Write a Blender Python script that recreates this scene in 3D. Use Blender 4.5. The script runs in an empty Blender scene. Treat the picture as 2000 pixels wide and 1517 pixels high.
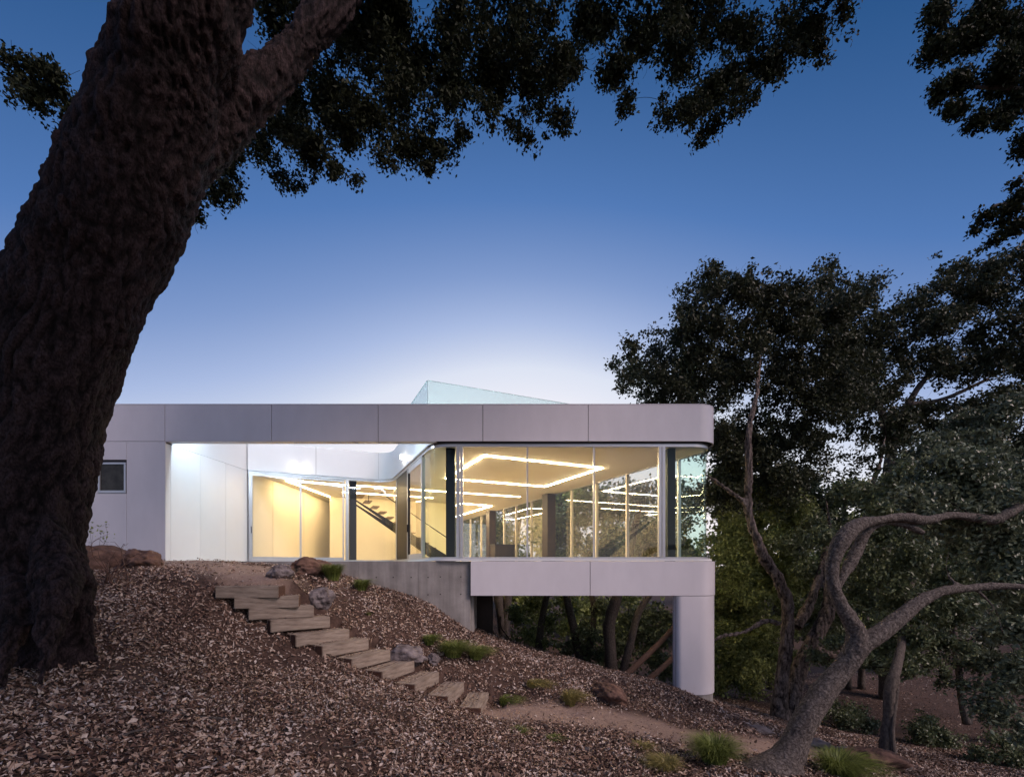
import bpy, bmesh, math, random
import numpy as np
from mathutils import Vector, noise
from mathutils.geometry import tessellate_polygon

random.seed(7)
rng = np.random.default_rng(11)
sc = bpy.context.scene
C = sc.collection

# ------------------------------------------------------------------ camera
F = 920.0                       # focal length in photo pixels (2000 px wide)
PX, PY = 1000.0, 1108.0         # principal point: the lens is shifted upwards
cam = bpy.data.cameras.new('camera')
cam_o = bpy.data.objects.new('camera', cam)
C.objects.link(cam_o)
sc.camera = cam_o
cam.sensor_width = 36
cam.lens = 36 * F / 2000
cam.shift_y = (PY - 758.5) / 2000
cam.clip_start = 0.1
cam.clip_end = 2000
cam_o.location = (0, 0, 0)
cam_o.rotation_euler = (math.pi / 2, 0, 0)

# ------------------------------------------------------------------ dusk sky
SUN_AZ, SUN_EL = math.radians(126), math.radians(38)     # clockwise from the view direction
w = bpy.data.worlds.new('World')
sc.world = w
w.use_nodes = True
nt = w.node_tree
bg = nt.nodes['Background']
skies = []
for az, el in ((math.radians(1), math.radians(2)), (SUN_AZ, math.radians(2))):
    s = nt.nodes.new('ShaderNodeTexSky')
    s.sky_type = 'NISHITA'
    s.sun_disc = False
    s.sun_elevation = el
    s.sun_rotation = az
    s.ozone_density = 3.6
    s.dust_density = 0.6
    skies.append(s)
mix = nt.nodes.new('ShaderNodeMix')
mix.data_type = 'RGBA'
mix.inputs[0].default_value = 0.30
nt.links.new(skies[0].outputs[0], mix.inputs[6])
nt.links.new(skies[1].outputs[0], mix.inputs[7])
sep = nt.nodes.new('ShaderNodeSeparateColor')
nt.links.new(mix.outputs[2], sep.inputs[0])
scl = nt.nodes.new('ShaderNodeMath')
scl.operation = 'MULTIPLY'
scl.inputs[1].default_value = .4
nt.links.new(sep.outputs[0], scl.inputs[0])
sq = nt.nodes.new('ShaderNodeMath')
sq.operation = 'POWER'
sq.inputs[1].default_value = .5
nt.links.new(scl.outputs[0], sq.inputs[0])
sky_ramp = nt.nodes.new('ShaderNodeValToRGB')     # dusk tones: deep blue overhead, pale towards the horizon
el = sky_ramp.color_ramp.elements
el[0].position, el[0].color = .14, (.008, .045, .16, 1)
el[1].position, el[1].color = 1.0, (1.0, .90, .90, 1)
for p_, c_ in ((.20, (.022, .088, .25)), (.257, (.085, .195, .47)), (.306, (.22, .33, .61)), (.355, (.40, .50, .76)), (.43, (.72, .77, .90)), (.58, (.95, .92, .97))):
    e_ = el.new(p_)
    e_.color = (*c_, 1)
nt.links.new(sq.outputs[0], sky_ramp.inputs[0])
nt.links.new(sky_ramp.outputs[0], bg.inputs[0])
bg.inputs[1].default_value = 0.15

sl = bpy.data.lights.new('sun', 'SUN')
sl.energy = 0.38
sl.angle = math.radians(24)
sl.color = (1.0, 0.78, 0.74)
so = bpy.data.objects.new('sun', sl)
C.objects.link(so)
sd = Vector((math.sin(SUN_AZ) * math.cos(SUN_EL), math.cos(SUN_AZ) * math.cos(SUN_EL), math.sin(SUN_EL)))
so.rotation_euler = sd.to_track_quat('Z', 'Y').to_euler()
so.location = sd * 40

vs = sc.view_settings
vs.view_transform = 'Standard'
vs.look = 'None'
vs.gamma = 1
vs.use_curve_mapping = False
vs.exposure = 2.74
EXP = 2 ** -2.74                 # lamps are given in displayed brightness and divided by the exposure
sc.render.engine = 'CYCLES'
sc.cycles.use_denoising = True
sc.cycles.max_bounces = 10
sc.cycles.transparent_max_bounces = 24
sc.cycles.caustics_reflective = False
sc.cycles.caustics_refractive = False
sc.cycles.sample_clamp_indirect = 1.0


# ------------------------------------------------------------------ helpers
def P(px, py, Y):
    return Vector(((px - PX) * Y / F, Y, (PY - py) * Y / F))


def XW(px, Y):
    return (px - PX) * Y / F


ORG = {}


def empty(name, loc, label, cat, group=None):
    o = bpy.data.objects.new(name, None)
    o.empty_display_size = 0.2
    o.location = loc
    C.objects.link(o)
    ORG[o] = Vector(loc)
    o['label'] = label
    o['category'] = cat
    if group:
        o['group'] = group
    return o


def tag(o, label, cat, group=None):
    o['label'] = label
    o['category'] = cat
    if group:
        o['group'] = group
    return o


def link_mesh(name, me, parent=None, origin=None):
    o = bpy.data.objects.new(name, me)
    C.objects.link(o)
    if parent is not None:
        o.parent = parent
        ORG[o] = ORG[parent]
    else:
        o.location = origin or (0, 0, 0)
        ORG[o] = Vector(o.location)
    return o


def obj(name, verts, faces, mat, parent=None, origin=None, smooth=None):
    """verts in world space; stored relative to the thing's base"""
    org = ORG[parent] if parent is not None else Vector(origin or (0, 0, 0))
    v = np.asarray(verts, dtype=np.float64) - np.array(org)
    me = bpy.data.meshes.new(name)
    me.from_pydata(v.tolist(), [], faces)
    me.validate()
    if mat:
        me.materials.append(mat)
    if smooth is not None:
        for p in me.polygons:
            p.use_smooth = True
        if smooth < 180:
            me.set_sharp_from_angle(angle=math.radians(smooth))
    return link_mesh(name, me, parent, origin)


BOXF = [(0, 3, 2, 1), (4, 5, 6, 7), (0, 1, 5, 4), (1, 2, 6, 5), (2, 3, 7, 6), (3, 0, 4, 7)]


def boxv(x0, x1, y0, y1, z0, z1):
    return [(x0, y0, z0), (x1, y0, z0), (x1, y1, z0), (x0, y1, z0), (x0, y0, z1), (x1, y0, z1), (x1, y1, z1), (x0, y1, z1)]


def box(name, x0, x1, y0, y1, z0, z1, mat, parent=None, origin=None):
    return obj(name, boxv(x0, x1, y0, y1, z0, z1), BOXF, mat, parent, origin)


def prism(name, poly, z0, z1, mat, parent=None, origin=None, smooth=None):
    n = len(poly)
    tris = tessellate_polygon([[Vector((p[0], p[1], 0)) for p in poly]])
    v = [(p[0], p[1], z0) for p in poly] + [(p[0], p[1], z1) for p in poly]
    f = [(a, b, c) for a, b, c in tris] + [(a + n, b + n, c + n) for a, b, c in tris]
    f += [(i, (i + 1) % n, (i + 1) % n + n, i + n) for i in range(n)]
    o = obj(name, v, f, mat, parent, origin)
    bm = bmesh.new()
    bm.from_mesh(o.data)
    bmesh.ops.recalc_face_normals(bm, faces=bm.faces)
    bm.to_mesh(o.data)
    bm.free()
    if smooth is not None:
        for p in o.data.polygons:
            p.use_smooth = True
        o.data.set_sharp_from_angle(angle=math.radians(smooth))
    return o


def fillet(pts, radii, closed=False, step=8):
    """polyline with rounded corners"""
    out = []
    n = len(pts)
    for i in range(n):
        r = radii[i]
        if r == 0 or (not closed and i in (0, n - 1)):
            out.append(np.array(pts[i], float))
            continue
        p = np.array(pts[i], float)
        a = np.array(pts[i - 1], float) - p
        b = np.array(pts[(i + 1) % n], float) - p
        a /= np.linalg.norm(a)
        b /= np.linalg.norm(b)
        phi = math.acos(np.clip(a @ b, -1, 1))
        tl = r / math.tan(phi / 2)
        c = p + (a + b) / np.linalg.norm(a + b) * (r / math.sin(phi / 2))
        s0, s1 = p + a * tl, p + b * tl
        a0 = math.atan2(*(s0 - c)[::-1])
        a1 = math.atan2(*(s1 - c)[::-1])
        d = (a1 - a0 + math.pi) % (2 * math.pi) - math.pi
        k = max(4, int(abs(d) / math.radians(step)))
        for j in range(k + 1):
            t = a0 + d * j / k
            out.append(c + r * np.array((math.cos(t), math.sin(t))))
    return np.array(out)


class Path:
    def __init__(self, pts):
        self.p = np.asarray(pts, float)
        d = np.diff(self.p, axis=0)
        self.s = np.concatenate([[0], np.cumsum(np.linalg.norm(d, axis=1))])
        self.L = self.s[-1]

    def at(self, s):
        return np.array((np.interp(s, self.s, self.p[:, 0]), np.interp(s, self.s, self.p[:, 1])))

    def tan(self, s):
        d = self.at(min(s + .01, self.L)) - self.at(max(s - .01, 0))
        return d / np.linalg.norm(d)

    def sub(self, s0, s1):
        k = [s for s in self.s if s0 + 1e-4 < s < s1 - 1e-4]
        return np.array([self.at(s) for s in [s0] + k + [s1]])

    def s_px(self, px, lo=0, hi=None):
        """arc length at which the path is seen at photo column px"""
        ss = np.linspace(lo, hi if hi is not None else self.L, 4000)
        q = np.array([self.at(s) for s in ss])
        u = q[:, 0] / q[:, 1] - (px - PX) / F
        k = np.where(np.sign(u[:-1]) != np.sign(u[1:]))[0]
        return ss[k[0]] if len(k) else ss[np.argmin(abs(u))]

    def s_y(self, y, lo, hi):
        ss = np.linspace(lo, hi, 4000)
        q = np.array([self.at(s)[1] for s in ss]) - y
        return ss[np.argmin(abs(q))]


def offset(pts, d):
    """positive d = to the right of travel (outdoors)"""
    pts = np.asarray(pts, float)
    t = np.gradient(pts, axis=0) if len(pts) > 2 else np.repeat((pts[1] - pts[0])[None], 2, 0)
    if len(pts) > 2:
        e = np.diff(pts, axis=0)
        e /= np.linalg.norm(e, axis=1)[:, None]
        t = np.vstack([e[:1], e[:-1] + e[1:], e[-1:]])
    t /= np.linalg.norm(t, axis=1)[:, None]
    nrm = np.stack([t[:, 1], -t[:, 0]], 1)
    if len(pts) > 2:
        cosh = np.ones(len(pts))
        cosh[1:-1] = np.clip(np.einsum('ij,ij->i', t[1:-1], e[:-1]), .3, 1)
        return pts + nrm * (d / cosh)[:, None]
    return pts + nrm * d


def strip(name, pts, z0, z1, d0, d1, mat, parent=None, origin=None):
    """solid band along a plan polyline, from offset d0 to d1"""
    a, b = offset(pts, d0), offset(pts, d1)
    n = len(pts)
    v = []
    for i in range(n):
        v += [(a[i][0], a[i][1], z0), (b[i][0], b[i][1], z0), (b[i][0], b[i][1], z1), (a[i][0], a[i][1], z1)]
    f = []
    sgn = d1 > d0
    for i in range(n - 1):
        o = 4 * i
        for j in range(4):
            q = (o + j, o + (j + 1) % 4, o + 4 + (j + 1) % 4, o + 4 + j)
            f.append(q if not sgn else q[::-1])
    f += [(0, 1, 2, 3) if sgn else (3, 2, 1, 0)]
    o = 4 * (n - 1)
    f += [(o + 3, o + 2, o + 1, o) if sgn else (o, o + 1, o + 2, o + 3)]
    ob = obj(name, v, f, mat, parent, origin)
    bm = bmesh.new()
    bm.from_mesh(ob.data)
    bmesh.ops.recalc_face_normals(bm, faces=bm.faces)
    bm.to_mesh(ob.data)
    bm.free()
    if n > 3:
        for p in ob.data.polygons:
            p.use_smooth = True
        ob.data.set_sharp_from_angle(angle=math.radians(30))
    return ob


def tube(pts, n=10, seg=6, lump=0.0, seed=0, caps=True):
    """Catmull-Rom swept tube; pts = (x, y, z, r)"""
    p = np.asarray(pts, float)
    m = len(p)
    if m == 2:
        p = np.array([p[0], (p[0] + p[1]) / 2, p[1]])
        m = 3
    e = np.vstack([2 * p[0] - p[1], p, 2 * p[-1] - p[-2]])
    q = []
    for i in range(m - 1):
        a, b, c, d = e[i:i + 4]
        for t in np.linspace(0, 1, seg, endpoint=False):
            q.append(.5 * (2 * b + (c - a) * t + (2 * a - 5 * b + 4 * c - d) * t * t + (3 * b - a - 3 * c + d) * t ** 3))
    q.append(p[-1])
    q = np.array(q)
    T = np.gradient(q[:, :3], axis=0)
    T /= np.linalg.norm(T, axis=1)[:, None] + 1e-9
    up = np.array((0, 1., .17)) if abs(T[0][1]) < .9 else np.array((1., 0, 0))
    V, Fc = [], []
    ph = np.linspace(0, 2 * math.pi, n, endpoint=False)
    for i in range(len(q)):
        u = up - T[i] * (up @ T[i])
        u /= np.linalg.norm(u)
        up = u
        v = np.cross(T[i], u)
        r = max(q[i, 3], .002)
        rr = np.full(n, r)
        if lump:
            for k in range(n):
                d = u * math.cos(ph[k]) + v * math.sin(ph[k])
                c3 = q[i, :3] / r * .55 + d * .9 + seed
                rr[k] = r * (1 + lump * noise.noise(Vector(c3)) + lump * .5 * noise.noise(Vector(c3 * 2.7)))
        V += [q[i, :3] + (u * math.cos(ph[k]) + v * math.sin(ph[k])) * rr[k] for k in range(n)]
    for i in range(len(q) - 1):
        for k in range(n):
            Fc.append((i * n + k, i * n + (k + 1) % n, (i + 1) * n + (k + 1) % n, (i + 1) * n + k))
    if caps:
        Fc.append(tuple(range(n))[::-1])
        Fc.append(tuple((len(q) - 1) * n + k for k in range(n)))
    return V, Fc


def merge(parts):
    V, Fc = [], []
    for v, f in parts:
        o = len(V)
        V += list(v)
        Fc += [tuple(i + o for i in q) for q in f]
    return V, Fc


# ------------------------------------------------------------------ materials
MATS = {}


def mat(name, col, rough=.5, metal=0.0, var=0.0, vscale=4.0, bump=0.0, bscale=40.0, spec=.5, stretch=(1, 1, 1), col2=None):
    if name in MATS:
        return MATS[name]
    m = bpy.data.materials.new(name)
    m.use_nodes = True
    nt = m.node_tree
    b = nt.nodes['Principled BSDF']
    b.inputs['Base Color'].default_value = (*col, 1)
    b.inputs['Roughness'].default_value = rough
    b.inputs['Metallic'].default_value = metal
    b.inputs['Specular IOR Level'].default_value = spec
    if var or bump:
        tc = nt.nodes.new('ShaderNodeTexCoord')
        mp = nt.nodes.new('ShaderNodeMapping')
        mp.inputs['Scale'].default_value = stretch
        nt.links.new(tc.outputs['Object'], mp.inputs[0])
    if var:
        nz = nt.nodes.new('ShaderNodeTexNoise')
        nz.inputs['Scale'].default_value = vscale
        nz.inputs['Detail'].default_value = 6
        nz.inputs['Roughness'].default_value = .62
        nt.links.new(mp.outputs[0], nz.inputs[0])
        cr = nt.nodes.new('ShaderNodeValToRGB')
        cr.color_ramp.elements[0].position = .3
        cr.color_ramp.elements[1].position = .72
        c2 = col2 or tuple(min(1, c * (1 + var)) for c in col)
        c1 = col if col2 else tuple(c * (1 - var) for c in col)
        cr.color_ramp.elements[0].color = (*c1, 1)
        cr.color_ramp.elements[1].color = (*c2, 1)
        nt.links.new(nz.outputs[0], cr.inputs[0])
        nt.links.new(cr.outputs[0], b.inputs['Base Color'])
    if bump:
        n2 = nt.nodes.new('ShaderNodeTexNoise')
        n2.inputs['Scale'].default_value = bscale
        n2.inputs['Detail'].default_value = 8
        n2.inputs['Roughness'].default_value = .65
        nt.links.new(mp.outputs[0], n2.inputs[0])
        bp = nt.nodes.new('ShaderNodeBump')
        bp.inputs['Strength'].default_value = bump
        bp.inputs['Distance'].default_value = .02
        nt.links.new(n2.outputs[0], bp.inputs['Height'])
        nt.links.new(bp.outputs[0], b.inputs['Normal'])
    MATS[name] = m
    return m


def glow(name, col, strength):
    m = bpy.data.materials.new(name)
    m.use_nodes = True
    nt = m.node_tree
    nt.nodes.remove(nt.nodes['Principled BSDF'])
    e = nt.nodes.new('ShaderNodeEmission')
    e.inputs[0].default_value = (*col, 1)
    e.inputs[1].default_value = strength * EXP
    nt.links.new(e.outputs[0], nt.nodes['Material Output'].inputs[0])
    return m


def glass(name, tintc=(.965, .975, .965), f0=.028, rough=0.0, frost=0.0):
    m = bpy.data.materials.new(name)
    m.use_nodes = True
    nt = m.node_tree
    nt.nodes.remove(nt.nodes['Principled BSDF'])
    tr = nt.nodes.new('ShaderNodeBsdfTransparent')
    tr.inputs[0].default_value = (*tintc, 1)
    gl = nt.nodes.new('ShaderNodeBsdfGlossy')
    gl.inputs['Roughness'].default_value = rough
    lw = nt.nodes.new('ShaderNodeLayerWeight')
    lw.inputs[0].default_value = .5
    pw = nt.nodes.new('ShaderNodeMath')
    pw.operation = 'POWER'
    pw.inputs[1].default_value = 4.5
    ma = nt.nodes.new('ShaderNodeMath')
    ma.operation = 'MULTIPLY_ADD'
    ma.inputs[1].default_value = .6
    ma.inputs[2].default_value = f0
    mx = nt.nodes.new('ShaderNodeMixShader')
    nt.links.new(lw.outputs['Facing'], pw.inputs[0])
    nt.links.new(pw.outputs[0], ma.inputs[0])
    nt.links.new(ma.outputs[0], mx.inputs[0])
    base = tr
    if frost:
        d = nt.nodes.new('ShaderNodeBsdfTranslucent')
        d.inputs[0].default_value = (.75, .95, .93, 1)
        d2 = nt.nodes.new('ShaderNodeBsdfDiffuse')
        d2.inputs[0].default_value = (.70, .88, .88, 1)
        m1 = nt.nodes.new('ShaderNodeMixShader')
        m1.inputs[0].default_value = .4
        nt.links.new(d.outputs[0], m1.inputs[1])
        nt.links.new(d2.outputs[0], m1.inputs[2])
        m2 = nt.nodes.new('ShaderNodeMixShader')
        m2.inputs[0].default_value = frost
        nt.links.new(tr.outputs[0], m2.inputs[1])
        nt.links.new(m1.outputs[0], m2.inputs[2])
        base = m2
    nt.links.new(base.outputs[0], mx.inputs[1])
    nt.links.new(gl.outputs[0], mx.inputs[2])
    nt.links.new(mx.outputs[0], nt.nodes['Material Output'].inputs[0])
    return m


M_panel = mat('white_panel', (.72, .69, .725), .36, var=.05, vscale=2.2, bump=.06, bscale=1.6, stretch=(1, 1, .45))
M_white = mat('white_paint', (.80, .81, .82), .4, var=.02, vscale=1.5)
M_joint = mat('dark_joint', (.05, .045, .05), .7)
M_alu = mat('aluminium', (.55, .55, .57), .38, metal=.55, var=.05, vscale=6)
M_steel = mat('dark_steel', (.010, .010, .016), .5, spec=.2)
M_brown = mat('bronze_panel', (.020, .011, .008), .5, var=.3, vscale=5, spec=.25)
M_wallin = mat('interior_plaster', (.86, .77, .58), .85, var=.02, vscale=2)
M_ceil = mat('ceiling_plaster', (.78, .74, .67), .9, var=.02, vscale=2)
M_floor = mat('interior_floor', (.52, .46, .38), .35, var=.15, vscale=6)
M_roof = mat('roof_membrane', (.45, .45, .46), .9, var=.1, vscale=3)
M_led = glow('led', (1.0, .74, .41), 165)
M_led2 = glow('led_hall', (1.0, .74, .41), 80)
M_ledw = glow('led_white', (.70, .86, 1.0), 90)
M_ledsky = glow('led_deck', (.90, 1.0, .99), 60)
M_lamp = glow('lamp_bulb', (1.0, .90, .76), 55)
M_glass = glass('window_glass')
M_glassr = glass('double_glazing', (.95, .965, .955), .085)
M_glassc = glass('curved_glass', (.90, .975, .95), .014)
M_frost = glass('frosted_guard_glass', (.95, .99, .985), .01, frost=.22)
M_dglass = mat('dark_window', (.045, .042, .036), .3, var=.5, vscale=5, spec=.25)


def concrete():
    m = mat('board_concrete', (.30, .28, .265), .85, var=.28, vscale=1.6, bump=.25, bscale=30)
    nt = m.node_tree
    cr = [n for n in nt.nodes if n.type == 'VALTORGB'][0]
    nz = nt.nodes.new('ShaderNodeTexNoise')
    nz.inputs['Scale'].default_value = 1.0
    nz.inputs['Detail'].default_value = 8
    mp = nt.nodes.new('ShaderNodeMapping')
    mp.inputs['Scale'].default_value = (7, 7, .6)
    tc = nt.nodes.new('ShaderNodeTexCoord')
    nt.links.new(tc.outputs['Object'], mp.inputs[0])
    nt.links.new(mp.outputs[0], nz.inputs[0])
    mx = nt.nodes.new('ShaderNodeMix')
    mx.data_type = 'RGBA'
    mx.blend_type = 'OVERLAY'
    mx.inputs[0].default_value = .55
    b = nt.nodes['Principled BSDF']
    nt.links.new(cr.outputs[0], mx.inputs[6])
    nt.links.new(nz.outputs[0], mx.inputs[7])
    nt.links.new(mx.outputs[2], b.inputs['Base Color'])
    return m


M_conc = concrete()


def wood():
    m = mat('weathered_timber', (.20, .15, .115), .85, var=.4, vscale=3.0, bump=.8, bscale=26, stretch=(1.2, 9, 9), col2=(.50, .41, .33))
    return m


M_wood = wood()
M_woodend = mat('timber_end', (.10, .045, .028), .9, var=.4, vscale=9, bump=.4, bscale=40)


def leafmat(name, c_dark, c_light, trans=.25, rough=.5, spec=.4):
    m = bpy.data.materials.new(name)
    m.use_nodes = True
    nt = m.node_tree
    b = nt.nodes['Principled BSDF']
    g = nt.nodes.new('ShaderNodeNewGeometry')
    cr = nt.nodes.new('ShaderNodeValToRGB')
    cr.color_ramp.elements[0].color = (*c_dark, 1)
    cr.color_ramp.elements[1].color = (*c_light, 1)
    nt.links.new(g.outputs['Random Per Island'], cr.inputs[0])
    nt.links.new(cr.outputs[0], b.inputs['Base Color'])
    b.inputs['Roughness'].default_value = rough
    b.inputs['Specular IOR Level'].default_value = spec
    if trans:
        t = nt.nodes.new('ShaderNodeBsdfTranslucent')
        nt.links.new(cr.outputs[0], t.inputs[0])
        mx = nt.nodes.new('ShaderNodeMixShader')
        mx.inputs[0].default_value = trans
        nt.links.new(b.outputs[0], mx.inputs[1])
        nt.links.new(t.outputs[0], mx.inputs[2])
        nt.links.new(mx.outputs[0], nt.nodes['Material Output'].inputs[0])
    return m


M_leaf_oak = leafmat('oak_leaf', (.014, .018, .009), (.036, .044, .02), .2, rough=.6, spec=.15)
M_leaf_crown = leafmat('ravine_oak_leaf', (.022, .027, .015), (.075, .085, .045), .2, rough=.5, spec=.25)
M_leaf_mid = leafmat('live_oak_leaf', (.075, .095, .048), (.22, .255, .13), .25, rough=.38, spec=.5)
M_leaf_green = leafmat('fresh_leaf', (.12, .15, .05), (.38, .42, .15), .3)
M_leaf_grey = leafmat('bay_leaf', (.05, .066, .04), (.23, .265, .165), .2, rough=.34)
M_grass = leafmat('sedge_blade', (.065, .095, .02), (.27, .32, .08), .3)
M_litter = None


def littermat():
    m = bpy.data.materials.new('dry_leaf')
    m.use_nodes = True
    nt = m.node_tree
    b = nt.nodes['Principled BSDF']
    g = nt.nodes.new('ShaderNodeNewGeometry')
    cr = nt.nodes.new('ShaderNodeValToRGB')
    el = cr.color_ramp.elements
    el[0].color = (.026, .014, .010, 1)
    el[0].position = 0
    el[1].color = (.60, .51, .45, 1)
    el[1].position = 1
    for pos, c in ((.25, (.09, .045, .029, 1)), (.48, (.22, .127, .087, 1)), (.72, (.40, .28, .21, 1)), (.92, (.54, .43, .35, 1))):
        e = el.new(pos)
        e.color = c
    tc = nt.nodes.new('ShaderNodeTexCoord')
    nz = nt.nodes.new('ShaderNodeTexNoise')
    nz.inputs['Scale'].default_value = 1.1
    nz.inputs['Detail'].default_value = 4
    nt.links.new(tc.outputs['Object'], nz.inputs[0])
    m1 = nt.nodes.new('ShaderNodeMath')
    m1.operation = 'MULTIPLY_ADD'
    m1.inputs[1].default_value = .9
    m1.inputs[2].default_value = -.40
    nt.links.new(nz.outputs[0], m1.inputs[0])
    m2 = nt.nodes.new('ShaderNodeMath')
    m2.operation = 'ADD'
    nt.links.new(g.outputs['Random Per Island'], m2.inputs[0])
    nt.links.new(m1.outputs[0], m2.inputs[1])
    nt.links.new(m2.outputs[0], cr.inputs[0])
    nt.links.new(cr.outputs[0], b.inputs['Base Color'])
    b.inputs['Roughness'].default_value = .6
    return m


M_litter = littermat()


def barkmat(name, dark, light, scale=(5, 5, 1.2), bump=.9, ramp=(.42, .72), dist=.03):
    m = bpy.data.materials.new(name)
    m.use_nodes = True
    nt = m.node_tree
    b = nt.nodes['Principled BSDF']
    tc = nt.nodes.new('ShaderNodeTexCoord')
    mp = nt.nodes.new('ShaderNodeMapping')
    mp.inputs['Scale'].default_value = scale
    nt.links.new(tc.outputs['Object'], mp.inputs[0])
    n0 = nt.nodes.new('ShaderNodeTexNoise')
    n0.inputs['Scale'].default_value = 1.4
    n0.inputs['Detail'].default_value = 4
    nt.links.new(mp.outputs[0], n0.inputs[0])
    dw = nt.nodes.new('ShaderNodeVectorMath')
    dw.operation = 'MULTIPLY_ADD'
    dw.inputs[1].default_value = (.9, .9, .9)
    nt.links.new(n0.outputs['Color'], dw.inputs[0])
    nt.links.new(mp.outputs[0], dw.inputs[2])
    vo = nt.nodes.new('ShaderNodeTexVoronoi')
    vo.feature = 'DISTANCE_TO_EDGE'
    vo.inputs['Scale'].default_value = 3.0
    nt.links.new(dw.outputs[0], vo.inputs[0])
    nz = nt.nodes.new('ShaderNodeTexNoise')
    nz.inputs['Scale'].default_value = 6
    nz.inputs['Detail'].default_value = 9
    nz.inputs['Roughness'].default_value = .7
    nt.links.new(mp.outputs[0], nz.inputs[0])
    nl = nt.nodes.new('ShaderNodeTexNoise')
    nl.inputs['Scale'].default_value = .55
    nl.inputs['Detail'].default_value = 3
    nt.links.new(tc.outputs['Object'], nl.inputs[0])
    pr = nt.nodes.new('ShaderNodeMath')
    pr.operation = 'MULTIPLY_ADD'
    pr.inputs[1].default_value = .5
    nt.links.new(vo.outputs[0], pr.inputs[0])
    nt.links.new(nz.outputs[0], pr.inputs[2])
    cr = nt.nodes.new('ShaderNodeValToRGB')
    cr.color_ramp.elements[0].position = ramp[0]
    cr.color_ramp.elements[1].position = ramp[1]
    cr.color_ramp.elements[0].color = (*dark, 1)
    cr.color_ramp.elements[1].color = (*light, 1)
    nt.links.new(pr.outputs[0], cr.inputs[0])
    nt.links.new(cr.outputs[0], b.inputs['Base Color'])
    b.inputs['Roughness'].default_value = .85
    b.inputs['Specular IOR Level'].default_value = .25
    bp = nt.nodes.new('ShaderNodeBump')
    bp.inputs['Strength'].default_value = bump
    bp.inputs['Distance'].default_value = dist
    nt.links.new(pr.outputs[0], bp.inputs['Height'])
    nt.links.new(bp.outputs[0], b.inputs['Normal'])
    return m


M_bark_big = barkmat('oak_bark', (.007, .0042, .0044), (.045, .031, .032), (9, 9, 5), .8, (.42, .86), .03)
M_bark = barkmat('grey_bark', (.04, .032, .028), (.16, .135, .12), (5, 5, 2.5), .6, (.35, .8), .02)
M_bark_smooth = barkmat('lichen_bark', (.04, .03, .026), (.215, .185, .165), (6, 6, 6), .8, (.42, .82), .025)
M_bark_red = barkmat('red_bark', (.085, .045, .034), (.21, .135, .105), (6, 6, 3), .4, (.3, .8), .012)
M_bark_dark = mat('twig_bark', (.010, .008, .007), .9, spec=.05, var=.3, vscale=9)
M_rock_b = mat('brown_rock', (.055, .028, .022), .9, var=.5, vscale=6, bump=1.0, bscale=9, col2=(.22, .125, .09))
M_rock_g = mat('grey_rock', (.05, .035, .035), .9, var=.5, vscale=7, bump=1.0, bscale=10, col2=(.30, .26, .26))

# ------------------------------------------------------------------ ground
CT = []


def cp(px, py, Y):
    v = P(px, py, Y)
    CT.append((v.x, v.y, v.z))


STEP_PX = [((420, 1144.5), (550, 1143)), ((456.8, 1165.6), (575, 1163)), ((485.6, 1187), (602, 1184.5)), ((528.8, 1211), (637.6, 1203)),
           ((578, 1240), (676, 1228)), ((629.6, 1261.6), (715, 1248)), ((687, 1286.6), (760, 1269.6)), ((746.4, 1311), (806, 1290)),
           ((810.4, 1336), (854, 1312)), ((874.4, 1359), (903, 1332)), ((939.4, 1381.6), (952, 1351))]
STEP_Y = 7.8
STEP_ANG = [8, 18, 30, 42, 52, 59, 65, 70, 75, 80, 85]
STEPS = []
for (a, b), ang in zip(STEP_PX, STEP_ANG):
    v = P(a[0], a[1], STEP_Y)
    STEPS.append((v, math.radians(ang)))
    d = Vector((math.cos(math.radians(ang)), math.sin(math.radians(ang)), 0))
    nrm = Vector((d.y, -d.x, 0))
    for t in (0.0, .95):
        q = v + d * t - nrm * .25
        CT.append((q.x, q.y, v.z - .045))
for a in ((0, 1517, 3.6), (300, 1517, 3.9), (700, 1517, 4.6), (1000, 1517, 5.2), (1300, 1517, 5.6), (1520, 1506, 6.2), (1700, 1517, 6.6), (2000, 1560, 7.5),
          (100, 1272, 5.5), (-200, 1250, 5.3), (300, 1250, 6.5), (300, 1400, 4.7), (600, 1400, 5.6), (800, 1400, 6.3), (1000, 1450, 6.4), (1200, 1440, 7.0),
          (1000, 1398, 8.0), (1400, 1455, 7.5), (1600, 1448, 9.5), (1200, 1342, 9.6), (700, 1180, 9.5), (850, 1250, 9.5), (950, 1300, 9.3), (1060, 1322, 9.2),
          (735, 1142, 10.93), (800, 1162, 10.93), (860, 1192, 10.93), (920, 1234, 10.93), (1320, 1344, 10.9), (1385, 1372, 10.9),
          (660, 1120, 10.93), (323, 1095, 10.85), (400, 1101, 10.2), (480, 1112, 9.6), (200, 1118, 9.0), (200, 1100, 10.8), (0, 1110, 10.8), (-300, 1110, 10.8),
          (540, 1128, 9.2), (965, 1241, 12.4), (1100, 1282, 12.6), (1200, 1313, 12.6), (1310, 1342, 12.6), (1480, 1395, 12.0),
          (1700, 1420, 14.5), (1900, 1460, 12.5), (1950, 1515, 9.2), (1600, 1320, 20), (1850, 1350, 18), (2200, 1380, 16),
          (1500, 1330, 22), (1250, 1330, 19), (1050, 1310, 19), (1000, 1280, 26), (1300, 1290, 30), (1700, 1250, 32), (2100, 1230, 32)):
    cp(*a)
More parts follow.
